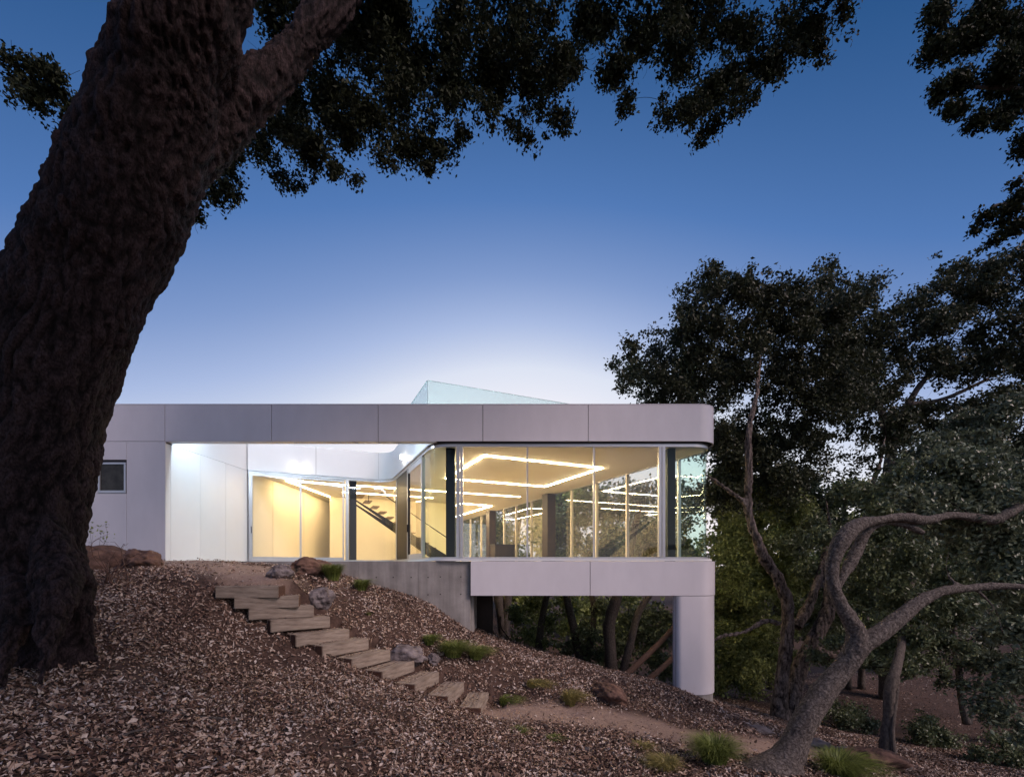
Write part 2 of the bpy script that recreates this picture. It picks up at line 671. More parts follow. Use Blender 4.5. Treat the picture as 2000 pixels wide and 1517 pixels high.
CT += [(-3, 16, -1.2), (-4, 22, -2.5), (-9, 16, -.3), (-14, 16, -.2), (-9, 26, -.8), (-16, 34, -.5), (-12, 42, -2.0), (0, 42, -4), (10, 42, -4.5), (22, 42, -4), (26, 26, -3.5), (26, 12, -3.5), (20, 36, -4.2), (0, 0, -1.75), (-4, 0, -1.3), (4, 0, -2.3), (0, -6, -1.6), (9, 2, -3.0),
       (-9, 3, -.5), (-12, 7, -.1), (-8, -5, -.8), (10, -6, -2.5)]
CT = np.array(CT)


def tps_fit(c, lam):
    n = len(c)
    r2 = ((c[:, None, :2] - c[None, :, :2]) ** 2).sum(-1)
    K = np.where(r2 > 0, .5 * r2 * np.log(r2 + 1e-12), 0) + lam * np.eye(n)
    Pm = np.hstack([np.ones((n, 1)), c[:, :2]])
    A = np.block([[K, Pm], [Pm.T, np.zeros((3, 3))]])
    return np.linalg.solve(A, np.concatenate([c[:, 2], np.zeros(3)]))


TPS = tps_fit(CT, .03)


def hraw(x, y):
    x = np.asarray(x, float)
    y = np.asarray(y, float)
    r2 = (x[..., None] - CT[:, 0]) ** 2 + (y[..., None] - CT[:, 1]) ** 2
    return (np.where(r2 > 0, .5 * r2 * np.log(r2 + 1e-12), 0) * TPS[:-3]).sum(-1) + TPS[-3] + TPS[-2] * x + TPS[-1] * y


def height(x, y):
    x = np.asarray(x, float)
    y = np.asarray(y, float)
    z = np.clip(hraw(np.clip(x, -20, 26), np.clip(y, -8, 42)), -6.5, 1.5)
    d = np.maximum(np.hypot(np.maximum(abs(x - 2) - 20, 0), np.maximum(abs(y - 14) - 22, 0)), 0)
    z = z + (1.0 - z) * (1 - np.exp(-d / 90.0))
    inside = (x < -1.2) & (y > 11.15)
    z = np.where(inside, np.minimum(z, -.15), z)
    z = z + .018 * np.sin(3.1 * x + 1.3 * y) * np.sin(2.3 * y - .7 * x) + .012 * np.sin(7.3 * x - 2 * y) * np.sin(6.1 * y + x)
    for v, ang in STEPS:                        # treads are scraped level behind and in front of each timber
        ca, sa = math.cos(ang), math.sin(ang)
        lx = (x - v.x) * ca + (y - v.y) * sa
        ly = -(x - v.x) * sa + (y - v.y) * ca
        side = np.clip(np.maximum(-lx, lx - 1.0) / .22, 0, 1) * .25
        z = np.where((ly > -.03) & (ly < .46) & (side < .25), np.minimum(z, v.z - .078 + side), z)
        z = np.where((ly <= -.03) & (ly > -.36) & (side < .25), np.minimum(z, v.z - .196 + side), z)
    return z


# sandy paths (plan polylines)
def seg_dist(x, y, pl):
    d = np.full(np.shape(x), 1e9)
    for (x0, y0, w0), (x1, y1, w1) in zip(pl[:-1], pl[1:]):
        vx, vy = x1 - x0, y1 - y0
        t = np.clip(((x - x0) * vx + (y - y0) * vy) / (vx * vx + vy * vy), 0, 1)
        d = np.minimum(d, np.hypot(x - x0 - t * vx, y - y0 - t * vy) / (w0 + (w1 - w0) * t))
    return d


PATHS = [[(XW(345, 10.6), 10.6, .6), (XW(430, 9.6), 9.6, .95), (XW(500, 8.9), 8.9, .7), (XW(520, 8.6), 8.6, .4)],
         [(XW(985, 8.1), 8.1, .36), (XW(1100, 8.0), 8.0, .44), (XW(1250, 7.8), 7.8, .52), (XW(1400, 7.6), 7.6, .5), (XW(1500, 7.8), 7.8, .5), (XW(1640, 8.6), 8.6, .6)]]


def pathmask(x, y):
    d = np.minimum(seg_dist(x, y, PATHS[0]), seg_dist(x, y, PATHS[1]))
    return np.clip((1.35 - d) / .7, 0, 1)


def warp_axis(lo, hi, near_lo, near_hi, step, grow):
    a = list(np.arange(near_lo, near_hi, step))
    s = step
    v = near_hi
    while v < hi:
        a.append(v)
        s *= grow
        v += s
    a.append(hi)
    s = step
    v = near_lo - step
    b = []
    while v > lo:
        b.append(v)
        s *= grow
        v -= s
    b.append(lo)
    return np.array(b[::-1] + a)


gx = warp_axis(-500, 500, -9, 11, .085, 1.12)
gy = warp_axis(-300, 900, 2.2, 14.5, .085, 1.12)
GX, GY = np.meshgrid(gx, gy)
GZ = height(GX, GY)
nx, ny = len(gx), len(gy)
me = bpy.data.meshes.new('ground')
idx = np.arange(nx * ny).reshape(ny, nx)
quads = np.stack([idx[:-1, :-1], idx[:-1, 1:], idx[1:, 1:], idx[1:, :-1]], -1).reshape(-1, 4)


def fill_mesh(me, V, Q, smooth=False):
    V = np.asarray(V, np.float32).reshape(-1, 3)
    Q = np.asarray(Q, np.int32)
    k = Q.shape[1]
    me.vertices.add(len(V))
    me.vertices.foreach_set('co', V.ravel())
    me.loops.add(Q.size)
    me.loops.foreach_set('vertex_index', Q.ravel())
    me.polygons.add(len(Q))
    me.polygons.foreach_set('loop_start', np.arange(0, Q.size, k, dtype=np.int32))
    if smooth:
        me.polygons.foreach_set('use_smooth', np.ones(len(Q), bool))
    me.update(calc_edges=True)


fill_mesh(me, np.stack([GX, GY, GZ], -1), quads, True)
at = me.attributes.new('path', 'FLOAT', 'POINT')
at.data.foreach_set('value', pathmask(GX, GY).ravel().astype(np.float32))
M_ground = mat('soil', (.035, .018, .013), .95, var=.5, vscale=9, bump=.9, bscale=30, col2=(.115, .068, .05))
nt = M_ground.node_tree
b = nt.nodes['Principled BSDF']
cr = [n for n in nt.nodes if n.type == 'VALTORGB'][0]
an = nt.nodes.new('ShaderNodeAttribute')
an.attribute_name = 'path'
nz = nt.nodes.new('ShaderNodeTexNoise')
nz.inputs['Scale'].default_value = 26
nz.inputs['Detail'].default_value = 9
nz.inputs['Roughness'].default_value = .75
tc = nt.nodes.new('ShaderNodeTexCoord')
nt.links.new(tc.outputs['Object'], nz.inputs[0])
sr = nt.nodes.new('ShaderNodeValToRGB')
sr.color_ramp.elements[0].position = .3
sr.color_ramp.elements[0].color = (.20, .13, .098, 1)
sr.color_ramp.elements[1].position = .7
sr.color_ramp.elements[1].color = (.38, .28, .225, 1)
nt.links.new(nz.outputs[0], sr.inputs[0])
mx = nt.nodes.new('ShaderNodeMix')
mx.data_type = 'RGBA'
nt.links.new(an.outputs['Fac'], mx.inputs[0])
nt.links.new(cr.outputs[0], mx.inputs[6])
nt.links.new(sr.outputs[0], mx.inputs[7])
nt.links.new(mx.outputs[2], b.inputs['Base Color'])
me.materials.append(M_ground)
g = link_mesh('ground', me)
g['kind'] = 'structure'
g['label'] = 'brown hillside soil with sandy footpaths'


def gz(x, y):
    return float(height(x, y))


# ------------------------------------------------------------------ the house
TH = math.radians(24.5)
U = np.array((math.cos(TH), math.sin(TH)))       # along the glazed courtyard wall
W = np.array((-math.sin(TH), math.cos(TH)))      # along the wing, away from the camera
YF = 10.87                                       # front plane of the cladding
YG = 10.97                                       # front plane of the glass
Z_FL, Z_SILL, Z_HEAD, Z_FB, Z_FT = .15, .20, 2.865, 2.915, 3.757
J = np.array((-7.83, 13.95))
Fc = np.array((-1.83, YG))
Rc = np.array((4.93, YG))
# inner corner: J + a U = Fc + b W
ab = np.linalg.solve(np.stack([U, -W], 1), Fc - J)
Cc = J + U * ab[0]
WEND = Rc + W * 20.5
GP = Path(fillet([J, Cc, Fc, Rc, WEND], [0, .62, .62, .46, 0]))      # glazing line
s_C = GP.s[np.argmin(np.linalg.norm(GP.p - Cc, axis=1))]
s_F = GP.s[np.argmin(np.linalg.norm(GP.p - Fc, axis=1))]
s_R = GP.s[np.argmin(np.linalg.norm(GP.p - Rc, axis=1))]

house = empty('house', (0, YF, Z_FL), 'long white flat-roofed modern house with glass corner wing on a column above the slope', 'house')
part = lambda name, pts, z0, z1, d0, d1, m, par=None: strip(name, pts, z0, z1, d0, d1, m, par or house)

plan = [(-16, YF + .12), (-8.06, YF + .12), (-7.9, 13.93)] + [tuple(p) for p in offset(GP.p, -.04)] + [(-9.6, 28.0), (-16, 25)]
prism('roof_slab', plan, 2.845, 3.60, M_roof, house)
prism('ceiling', [tuple(p) for p in offset(np.array(plan), -.001)], 2.815, 2.842, M_ceil, house)
wing_floor = [tuple(p) for p in offset(GP.sub(s_C, GP.L), -.05)] + [(-9.6, 28.0), (-7.9, 17)]
prism('floor_slab', [(-16, YF + .2), (-8.1, YF + .2), (-7.9, 13.95)] + [tuple(p) for p in offset(GP.p, -.05)] + [(-9.6, 28.0), (-16, 25)], -.55, Z_FL - .004, M_floor, house)
# courtyard paving behind the concrete wall
prism('courtyard_paving', [(-8.0, YF + .30), (-7.86, 13.9)] + [tuple(p) for p in offset(GP.sub(.05, GP.s_y(YF + .35, s_C, s_F)), .08)], -.3, Z_FL - .025, M_conc, house)

# --- fascia: free beam over the courtyard, then along the wing
FP = Path(fillet([(-16, YF), (-8, YF), (5.10, YF), np.array((5.10, YF)) + W * 20.5], [0, 0, .5, 0]))
gap = .007
cuts = [0, 2.6, 5.3] + [XW(p, YF) + 16 for p in (322, 530.5, 738.5, 943, 1149)]
s = cuts[-1] + 3.3
while s < FP.L - 3:
    cuts.append(s)
    s += 2.44
cuts.append(FP.L)
for a, b in zip(cuts[:-1], cuts[1:]):
    part('fascia_panel', FP.sub(a + gap, b - gap), Z_FB, Z_FT, -.03, 0, M_panel)
part('fascia_core', FP.sub(8.02, FP.L - .02), Z_FB + .012, Z_FT - .01, -.17, -.034, M_joint)
for a, b in zip(cuts[3:5], cuts[4:6]):
    part('soffit_panel', FP.sub(a + gap, b - gap), Z_FB - .012, Z_FB - .002, -.20, -.004, M_panel)
part('soffit_panel', FP.sub(cuts[5] + gap, XW(852, YF) + 16), Z_FB - .012, Z_FB - .002, -.20, -.004, M_panel)
part('beam_back_panel', FP.sub(8.03, XW(846, YF) + 16), Z_FB, Z_FT, -.20, -.175, M_white)
part('coping', FP.sub(0, FP.L), Z_FT + .002, Z_FT + .016, -.22, .006, M_panel)
# --- parapet over the courtyard glazing
sE = GP.s_y(YF + .24, s_C, s_F)
pc = [0.0, GP.s_px(617, 0, s_C), GP.s_px(739.5, 0, s_C), s_C + 1.9, sE]
for a, b in zip(pc[:-1], pc[1:]):
    part('parapet_panel', GP.sub(a + .005, b - .005), Z_HEAD + .03, Z_FT, .05, .075, M_white)
part('parapet_core', GP.sub(0.02, sE - .02), Z_HEAD + .035, Z_FT - .01, -.10, .046, M_joint)

# --- window reveals, head and sill frames along the whole glazing line
sFF = GP.s_px(842, s_C, s_F + .5)
part('head_reveal', GP.sub(sFF, GP.L), 2.868, 2.912, -.10, .05, M_joint)
part('head_frame', GP.sub(.02, GP.L), 2.80, 2.866, -.04, .04, M_alu)
part('head_trim', GP.sub(.02, sFF), 2.867, 2.893, -.03, .09, M_alu)
part('sill_frame', GP.sub(.02, GP.L), Z_SILL, Z_SILL + .045, -.04, .04, M_alu)
part('sill_ledge', GP.sub(s_C + 2.9, GP.L), Z_FL + .004, Z_SILL - .002, -.06, .125, M_white)
part('threshold', GP.sub(.02, s_C + 2.88), Z_FL - .02, Z_SILL - .002, -.05, .05, M_alu)

G0, G1 = Z_SILL + .047, 2.798


def mullion(s, wd=.055, dp=.09, m=M_alu, z0=G0, z1=G1, name='mullion', d0=-.05):
    return part(name, GP.sub(s - wd / 2, s + wd / 2), z0, z1, d0, d0 + dp, m)


def pane(s0, s1, m=M_glass):
    return part('glass_pane', GP.sub(s0, s1), G0, G1, -.008, .004, m)


S = {p: GP.s_px(p, 0, s_C) for p in (488, 672, 681, 697)}
SW = {p: GP.s_px(p, s_C + .3, s_F) for p in (776, 798, 826)}
SFr = {p: GP.s_px(p, s_F - .2, s_R) for p in (895, 902, 1030, 1160, 1288, 1294)}
# sliding door in the courtyard wall
door = part('door_frame', GP.sub(.03, .12), G0 - .045, G1 + .002, -.05, .06, M_alu)
for k, (a, b) in enumerate(((S[488] + .02, GP.s_px(587, 0, s_C) + .02), (GP.s_px(587, 0, s_C) - .02, S[672]))):
    dd = .02 - .045 * k
    leaf = part('sliding_door', GP.sub(a, a + .05), G0 + .002, G1 - .002, dd - .02, dd + .02, M_alu)
    part('stile', GP.sub(b - .045, b), G0 + .002, G1 - .002, dd - .02, dd + .02, M_alu, leaf)
    part('top_rail', GP.sub(a + .051, b - .046), G1 - .06, G1 - .002, dd - .018, dd + .018, M_alu, leaf)
    part('bottom_rail', GP.sub(a + .051, b - .046), G0 + .002, G0 + .075, dd - .018, dd + .018, M_alu, leaf)
    part('glass', GP.sub(a + .051, b - .046), G0 + .076, G1 - .061, dd - .005, dd + .005, M_glass, leaf)
    hs = a + .015 if k == 0 else a + .02
    part('handle', GP.sub(hs, hs + .02), 1.02, 1.22, dd + .021, dd + .05, M_steel, leaf)
mullion((S[672] + S[681]) / 2 + .02, .09, .11)
pane((S[672] + S[681]) / 2 + .07, SW[776] - .03)
part('steel_post', GP.sub(S[681] + .03, S[697]), Z_FL, 2.81, -.28, -.10, M_steel)
mullion(SW[776])
part('dark_panel', GP.sub(SW[776] + .03, SW[798] - .03), G0, G1, -.03, .02, M_brown)
mullion(SW[798])
# narrow vent door of the wing
vd = part('vent_door', GP.sub(SW[798] + .04, SW[798] + .10), G0, G1, -.02, .03, M_steel)
part('stile', GP.sub(SW[826] - .09, SW[826] - .04), G0, G1, -.02, .03, M_alu, vd)
part('top_rail', GP.sub(SW[798] + .101, SW[826] - .091), G1 - .14, G1, -.02, .03, M_alu, vd)
part('bottom_rail', GP.sub(SW[798] + .101, SW[826] - .091), G0, G0 + .12, -.02, .03, M_alu, vd)
part('glass', GP.sub(SW[798] + .101, SW[826] - .091), G0 + .121, G1 - .141, -.005, .005, M_glass, vd)
part('handle', GP.sub(SW[798] + .05, SW[798] + .08), 1.0, 1.22, .031, .06, M_steel, vd)
mullion(SW[826], .06)
pane(SW[826] + .031, SFr[895] - .05, M_glassc)
mullion(SFr[895], .075, .10)
mullion(SFr[902], .06, .12)
prev = SFr[902] + .031
for p in (1030, 1160):
    pane(prev, SFr[p] - .02)
    mullion(SFr[p], .036, .07)
    prev = SFr[p] + .019
pane(prev, SFr[1288] - .031)
mullion(SFr[1288], .06, .12)
mullion(SFr[1294] + .015, .07, .10)
sB = s_R + 1.15
pane(SFr[1294] + .052, sB - .03, M_glassc)
mullion(sB, .05)
for a, b in ((873, 890), (1299, 1314)):
    box('steel_post', XW(a, 11.3), XW(b, 11.3), 11.12, 11.34, Z_FL, 2.814, M_steel, house)
# right wall of the wing: a rhythm of narrow mullions and deep brown columns
prev = sB + .026
ym = [14.17, 15.62, 17.04, 18.5, 19.95, 21.35, 22.6, 23.9, 25.4, 27.0, 28.6]
first = GP.s_y(12.72, sB, GP.L)
mullion(first, .05)
pane(prev, first - .026, M_glassr)
prev = first + .026
for i, y in enumerate(ym):
    s = GP.s_y(y, sB, GP.L)
    pane(prev, s - .026, M_glassr)
    mullion(s, .05, .1, mat('mullion_warm', (.62, .56, .46), .45))
    prev = s + .026
    if i in (3, 7):
        part('brown_column', GP.sub(s - .55, s - .12), Z_FL, 2.812, -.42, -.07, M_brown)
pane(prev, GP.L - .02, M_glassr)
# far end of the wing
ep = np.array([GP.at(GP.L), (-9.6, 28.0)])
for k in range(4):
    t0, t1 = k / 4, (k + 1) / 4
    q = np.array([ep[0] + (ep[1] - ep[0]) * (t0 + .01), ep[0] + (ep[1] - ep[0]) * (t1 - .01)])
    part('glass_pane', q, G0, G1, 0, .012, M_glass)
    q = np.array([ep[0] + (ep[1] - ep[0]) * (t1 - .0095), ep[0] + (ep[1] - ep[0]) * (t1 + .0095)])
    part('mullion', q, Z_FL, 2.81, -.05, .05, M_alu)

# --- recessed white wall of the courtyard (panels)
RW = Path([(-8.0, YF), (-7.83, 13.95)])
ys = [GP.L * 0, *[RW.s_px(p) for p in (333.5, 391, 441)], RW.L]
for a, b in zip(ys[:-1], ys[1:]):
    part('wall_panel', RW.sub(a + .004, b - .004), -.25, 2.868, -.03, 0, M_white)
part('wall_panel', RW.sub(.206, RW.L - .004), 2.876, Z_FT, -.03, 0, M_white)
part('wall_core', RW.sub(.03, RW.L), -.3, 3.7, -.16, -.034, M_joint)
# --- street-side wall at the left with its window
wx0, wx1, wz0, wz1 = XW(192, YF), XW(246, YF), (PY - 961) * YF / F, (PY - 903) * YF / F
zc = (PY - 898) * YF / F
jx = XW(247.5, YF)
for a, b, c, d in ((jx, -8.004, -.4, 2.905), (wx0 - .9, jx - .008, zc + .008, 2.905), (wx0 - .9, jx - .008, -.4, wz0 - .03), (-11.6, wx0 - .02, wz0 - .022, zc),
                   (-11.6, wx0 - .908, zc + .008, 2.905), (-16, -11.608, -.4, 2.905)):
    box('wall_panel', a, b, YF, YF + .03, c, d, M_panel, house)
box('wall_core', -16, -8.04, YF + .034, YF + .11, -.45, 2.84, M_joint, house)
win = box('window', wx0 + .04, wx1 - .04, YF + .012, YF + .02, wz0 + .04, wz1 - .04, M_dglass, house)
for a, b, c, d in ((wx0, wx1, wz0 - .018, wz0 + .04), (wx0, wx1, wz1 - .04, wz1), (wx0, wx0 + .04, wz0 + .041, wz1 - .041), (wx1 - .04, wx1, wz0 + .041, wz1 - .041)):
    box('window_frame', a, b, YF - .012, YF + .028, c, d, M_alu, win)
# far side walls so that the volume is closed
box('end_wall', -16, -15.9, YF + .12, 25, -.4, 3.6, M_panel, house)
part('rear_wall', np.array([(-9.62, 28.02), (-16, 25.02)]), -.4, 3.6, 0, .1, M_panel)

# --- concrete base
CW = Path([(-6.4, YF + .06), (XW(918, YF), YF + .06)])
for a, b in ((0, CW.s_px(700)), (CW.s_px(700), CW.s_px(817)), (CW.s_px(817), CW.L)):
    part('concrete_wall', CW.sub(a + .003, b - .003), -2.6, Z_FL - .006, -.26, 0, M_conc)
part('concrete_core', CW.sub(.02, CW.L - .02), -2.6, Z_FL - .02, -.24, -.008, M_conc)
box('concrete_wall', XW(925, YF + .3) - .30, XW(925, YF + .3), YF + .29, YF + 2.6, -2.8, -.56, M_conc, house)
hole = mat('tie_hole', (.05, .045, .04), .9)
for px_, py_ in ((735, 1127), (768, 1127), (803, 1127), (836, 1127), (860, 1126), (900, 1126), (803, 1161), (836, 1161), (860, 1160), (900, 1160)):
    x, z = XW(px_, YF + .06), (PY - py_) * (YF + .06) / F
    v = [(x + .016 * math.cos(t), YF + .0585, z + .016 * math.sin(t)) for t in np.linspace(0, 2 * math.pi, 8, endpoint=False)]
    v += [(a, YF + .061, c) for a, _, c in v]
    obj('tie_hole', v, [tuple(range(8))] + [(i, (i + 1) % 8, (i + 1) % 8 + 8, i + 8) for i in range(8)], hole, house)
# --- floor band of the wing and the supporting column
LB = Path(fillet([(XW(919, YF), YF), (5.10, YF), np.array((5.10, YF)) + W * 18], [0, .5, 0]))
lc = [0, LB.s_px(1152.5), LB.s_px(1152.5) + 3.6, LB.s_px(1152.5) + 7.3, LB.L]
Z_B0 = (PY - 1162.5) * YF / F
for a, b in zip(lc[:-1], lc[1:]):
    part('floor_band_panel', LB.sub(a + gap, b - gap), Z_B0, Z_FL - .004, -.03, .03, M_panel)
part('floor_band_core', LB.sub(.02, LB.L), Z_B0 + .01, Z_FL - .01, -.16, -.034, M_joint)
prism('underside', [tuple(p) for p in offset(GP.sub(s_F - 1, GP.L), -.02)] + [tuple(Fc + W * 18)], Z_B0 + .012, Z_B0 + .06, M_joint, house)
CP = fillet([(3.64, YF - .03), (5.13, YF - .03), np.array((5.13, YF - .03)) + W * .85, (4.10, YF + .75)], [.16, .53, .08, .10], closed=True)
col = prism('support_column', [tuple(p) for p in CP], -2.93, Z_B0 - .012, M_panel, house, smooth=40)
cpth = Path(np.vstack([CP, CP[:1]]))
cin = CP + (CP.mean(0) - CP) * .06
prism('column_footing', [tuple(p) for p in cin], -4.2, -2.935, M_conc, house, smooth=40)
xs = XW(1320, YF - .03)
box('panel_joint', xs - .005, xs + .005, YF - .0325, YF - .028, -2.93, Z_B0 - .012, M_joint, house)
# dark pier and bracing wall deeper under the wing
box('under_pier', XW(926, 12.3), XW(962, 12.3), 12.2, 12.6, -3.2, Z_B0 + .01, M_brown, house)

# --- interior walls
x0 = -7.86
part('interior_wall', np.array([(x0, 14.12), (x0, 15.28)]), Z_FL, 2.812, -.02, .1, M_wallin)
part('interior_wall', np.array([(x0, 15.30), (x0, 17.55)]), Z_FL, 2.812, -.02, .1, M_wallin)
part('interior_wall', np.array([(x0, 17.57), (x0 - .5, 24.0)]), Z_FL, 2.812, -.02, .1, M_wallin)
w2a = np.array((-7.2, 18.62))
w2b = w2a + U * 4.9
part('interior_wall', np.array([w2a, w2a + U * 2.7]), Z_FL, 2.812, -.12, 0, M_wallin)
part('interior_wall', np.array([w2a + U * 2.71, w2b]), Z_FL, 2.812, -.12, 0, M_wallin)
part('interior_wall', np.array([w2b - W * .11, w2b + W * 8.4]), Z_FL, 2.812, 0, .12, M_wallin)
box('ceiling_vent', -6.3, -5.7, 15.9, 16.35, 2.800, 2.812, M_alu, house)

# --- glass guard on the roof deck
k0 = np.array((-2.51, 14.0))
zt = (PY - 743) * 14.0 / F
guard = empty('roof_guard', (k0[0], k0[1], 3.6), 'pale green glowing glass enclosure rising above the roof edge', 'glass enclosure')
crn = [k0, k0 + U * 5.7, k0 + U * 5.7 + W * 3.6, k0 + W * 3.6]
for i in range(4):
    a, b = crn[i], crn[(i + 1) % 4]
    for t0, t1 in ((0, .5), (.5, 1)):
        part('glass_panel', np.array([a + (b - a) * t0 + (b - a) / np.linalg.norm(b - a) * .006, a + (b - a) * t1 - (b - a) / np.linalg.norm(b - a) * .006]), 3.62, zt, -.008, .008, M_frost, guard)
    part('light_strip', np.array([a + (b - a) * .02 + np.array((W[0], W[1])) * 0, b - (b - a) * .02]), 3.605, 3.635, -.10, -.04, M_ledsky, guard)

trim = mat('glass_edge', (.28, .42, .42), .3)
for i in range(4):
    a, b = crn[i], crn[(i + 1) % 4]
    t_ = (b - a) / np.linalg.norm(b - a)
    part('top_edge', np.array([a + t_ * .02, b - t_ * .02]), zt + .001, zt + .011, -.009, .009, trim, guard)
    part('corner_edge', np.array([a - t_ * .004, a + t_ * .004]), 3.62, zt, -.004, .009, trim, guard)
# --- line lights on the ceilings
def ledline(pts, label, closed=False, m=M_led, z=2.795, wd=.019):
    e = empty('line_light', (pts[0][0], pts[0][1], z), label, 'ceiling light', 'warm line lights on the ceiling')
    q = list(pts) + ([pts[0]] if closed else [])
    for a, b in zip(q[:-1], q[1:]):
        a, b = np.array(a), np.array(b)
        t = (b - a) / np.linalg.norm(b - a)
        strip('light_bar', np.array([a - t * wd, b + t * wd * .9]), z, z + .016, -wd, wd, m, e)
    return e


A_ = np.array((-.69, 11.81))
B_ = A_ + U * 3.55
ledline([A_, B_, B_ + W * 3.35, A_ + W * 3.35], 'glowing rectangle of line light nearest the front glass', True)
l2 = np.array((-7.3, 15.24))
ledline([l2 + np.array((.1, 4.6)), l2, l2 + U * 8.35], 'long angled line light running from behind the sliding door towards the wing', m=M_led2)
ledline([np.array((-6.3, 17.55)), np.array((-6.3, 17.55)) + U * 3.4], 'short line light over the staircase', m=M_led2)
l3 = np.array((-2.2, 20.6))
ledline([l3, l3 + U * 1.5 + W * .3, l3 + W * 5.5 + U * 1.4, l3 + W * 5.2], 'small line light loop far back in the wing', True)

# --- lamps of the courtyard
def sconce(s, z, label, rr=.045, hh=.055):
    c = GP.at(s)
    t = GP.tan(s)
    nrm = np.array((t[1], -t[0]))
    b0 = c + nrm * .076
    e = empty('wall_lamp', (b0[0], b0[1], z), label, 'wall lamp', 'courtyard wall lamps')
    strip('backplate', np.array([b0 - t * .05, b0 + t * .05]), z - .05, z + .05, 0, .02, M_alu, e)
    c2 = b0 + nrm * .075
    n = 16
    v, f = [], []
    for k in range(n):
        a = 2 * math.pi * k / n
        for zz in (z - hh, z + hh):
            v.append((c2[0] + rr * math.cos(a), c2[1] + rr * math.sin(a), zz))
    f = [(2 * k, 2 * ((k + 1) % n), 2 * ((k + 1) % n) + 1, 2 * k + 1) for k in range(n)] + [tuple(range(0, 2 * n, 2))[::-1], tuple(range(1, 2 * n, 2))]
    obj('bulb', v, f, M_lamp, e)
    v = [(x, y, z + hh + .002 + (.02 if i % 2 else 0)) for i, (x, y, _) in enumerate(v)]
    obj('cap', v, f, M_alu, e)
    return e


sconce(GP.s_px(586, 0, s_C), 3.06, 'lit wall lamp above the sliding door')
sconce(GP.s_px(795, s_C + .5, s_F), 3.18, 'lit wall lamp on the parapet above the narrow vent door')
cove = strip('cove_light', np.array([(-7.85, YF + .24), (-2.6, YF + .24)]), 3.30, 3.34, -.03, .03, M_ledw, house)
strip('light_clip', np.array([(-7.85, YF + .24), (-2.6, YF + .24)]), 3.345, 3.36, -.03, .035, M_alu, cove)

# --- staircase inside
st0 = np.array((-2.55, 19.0)) - U * .15 - W * .2
slope = .70
stair = empty('staircase', (st0[0], st0[1], Z_FL), 'dark steel open staircase rising to the left against the yellow wall indoors', 'staircase')
run = 4.0
for off in (0, .82):
    a, b = st0 + W * off, st0 + W * off - U * run
    v = []
    for q, z in ((a, Z_FL + .16), (b, Z_FL + .16 + run * slope)):
        for dz in (-.21, .19):
            for dw in (-.012, .012):
                v.append((q[0] + W[0] * dw, q[1] + W[1] * dw, min(z + dz, 2.81)))
    obj('stringer', v, [(0, 1, 3, 2), (4, 6, 7, 5), (0, 4, 5, 1), (2, 3, 7, 6), (0, 2, 6, 4), (1, 5, 7, 3)], M_steel, stair)
nt_ = 14
for k in range(nt_):
    t = .12 + k * (run - .2) / nt_
    q = st0 - U * t
    z = Z_FL + .16 + t * slope
    strip('tread', np.array([q + W * .02, q + W * .80]), z - .02, z + .02, -.01, .24, mat('oak_tread', (.20, .14, .09), .5), stair)
for off in (0.0,):
    pts = []
    for t in (0, 1.0, 2.0, 3.0):
        q = st0 + W * off - U * t
        z = Z_FL + .2 + t * slope
        v, f = tube([(q[0], q[1], z, .014), (q[0], q[1], min(z + .85, 2.79), .014)], 6, 2)
        obj('baluster', v, f, M_steel, stair)
    q, q2 = st0 + W * off, st0 + W * off - U * 2.55
    v, f = tube([(q[0], q[1], Z_FL + 1.05, .02), (q2[0], q2[1], Z_FL + 1.05 + 2.3 * slope, .02)], 6, 2)
    obj('handrail', v, f, M_steel, stair)


def cabinet(c, lx, ly, h, label):
    e = empty('counter', (c[0], c[1], Z_FL), label, 'counter')
    q = [c - U * lx / 2 - W * ly / 2, c + U * lx / 2 - W * ly / 2, c + U * lx / 2 + W * ly / 2, c - U * lx / 2 + W * ly / 2]
    prism('cabinet', [tuple(p) for p in q], Z_FL + .08, Z_FL + h - .04, M_brown, e)
    q2 = [c + (p - c) * .92 for p in q]
    prism('plinth', [tuple(p) for p in q2], Z_FL, Z_FL + .078, M_steel, e)
    q3 = [c + (p - c) * 1.03 for p in q]
    prism('worktop', [tuple(p) for p in q3], Z_FL + h - .038, Z_FL + h, M_steel, e)
    return e


cabinet(np.array((-.45, 21.8)), .95, .6, .92, 'dark brown counter deep inside the glazed wing')

# ------------------------------------------------------------------ timber steps
ORD = ['first', 'second', 'third', 'fourth', 'fifth', 'sixth', 'seventh', 'eighth', 'ninth', 'tenth', 'eleventh']


def plank(name, L, D, H, parent, dy, end):
    """bevelled plank, local: x along, y back, z down"""
    bm = bmesh.new()
    bmesh.ops.create_cube(bm, size=1)
    bmesh.ops.scale(bm, vec=(L, D, H), verts=bm.verts)
    bmesh.ops.bevel(bm, geom=bm.edges[:], offset=.009, segments=2, affect='EDGES')
    bmesh.ops.subdivide_edges(bm, edges=[e for e in bm.edges if e.calc_length() > L * .8], cuts=9)
    for v in bm.verts:
        v.co.z += .006 * noise.noise(Vector((v.co.x * 3 + end * 7, dy * 9, end)))
        v.co.y += .005 * noise.noise(Vector((v.co.x * 4 + end * 3, dy * 5, end + 4)))
    bm.normal_update()
    me = bpy.data.meshes.new(name)
    bm.to_mesh(me)
    bm.free()
    me.materials.append(M_wood)
    me.materials.append(M_woodend)
    for p in me.polygons:
        if abs(p.normal.x) > .9:
            p.material_index = 1
    o = bpy.data.objects.new(name, me)
    C.objects.link(o)
    o.parent = parent
    o.location = (L / 2, dy + D / 2, -H / 2)
    return o


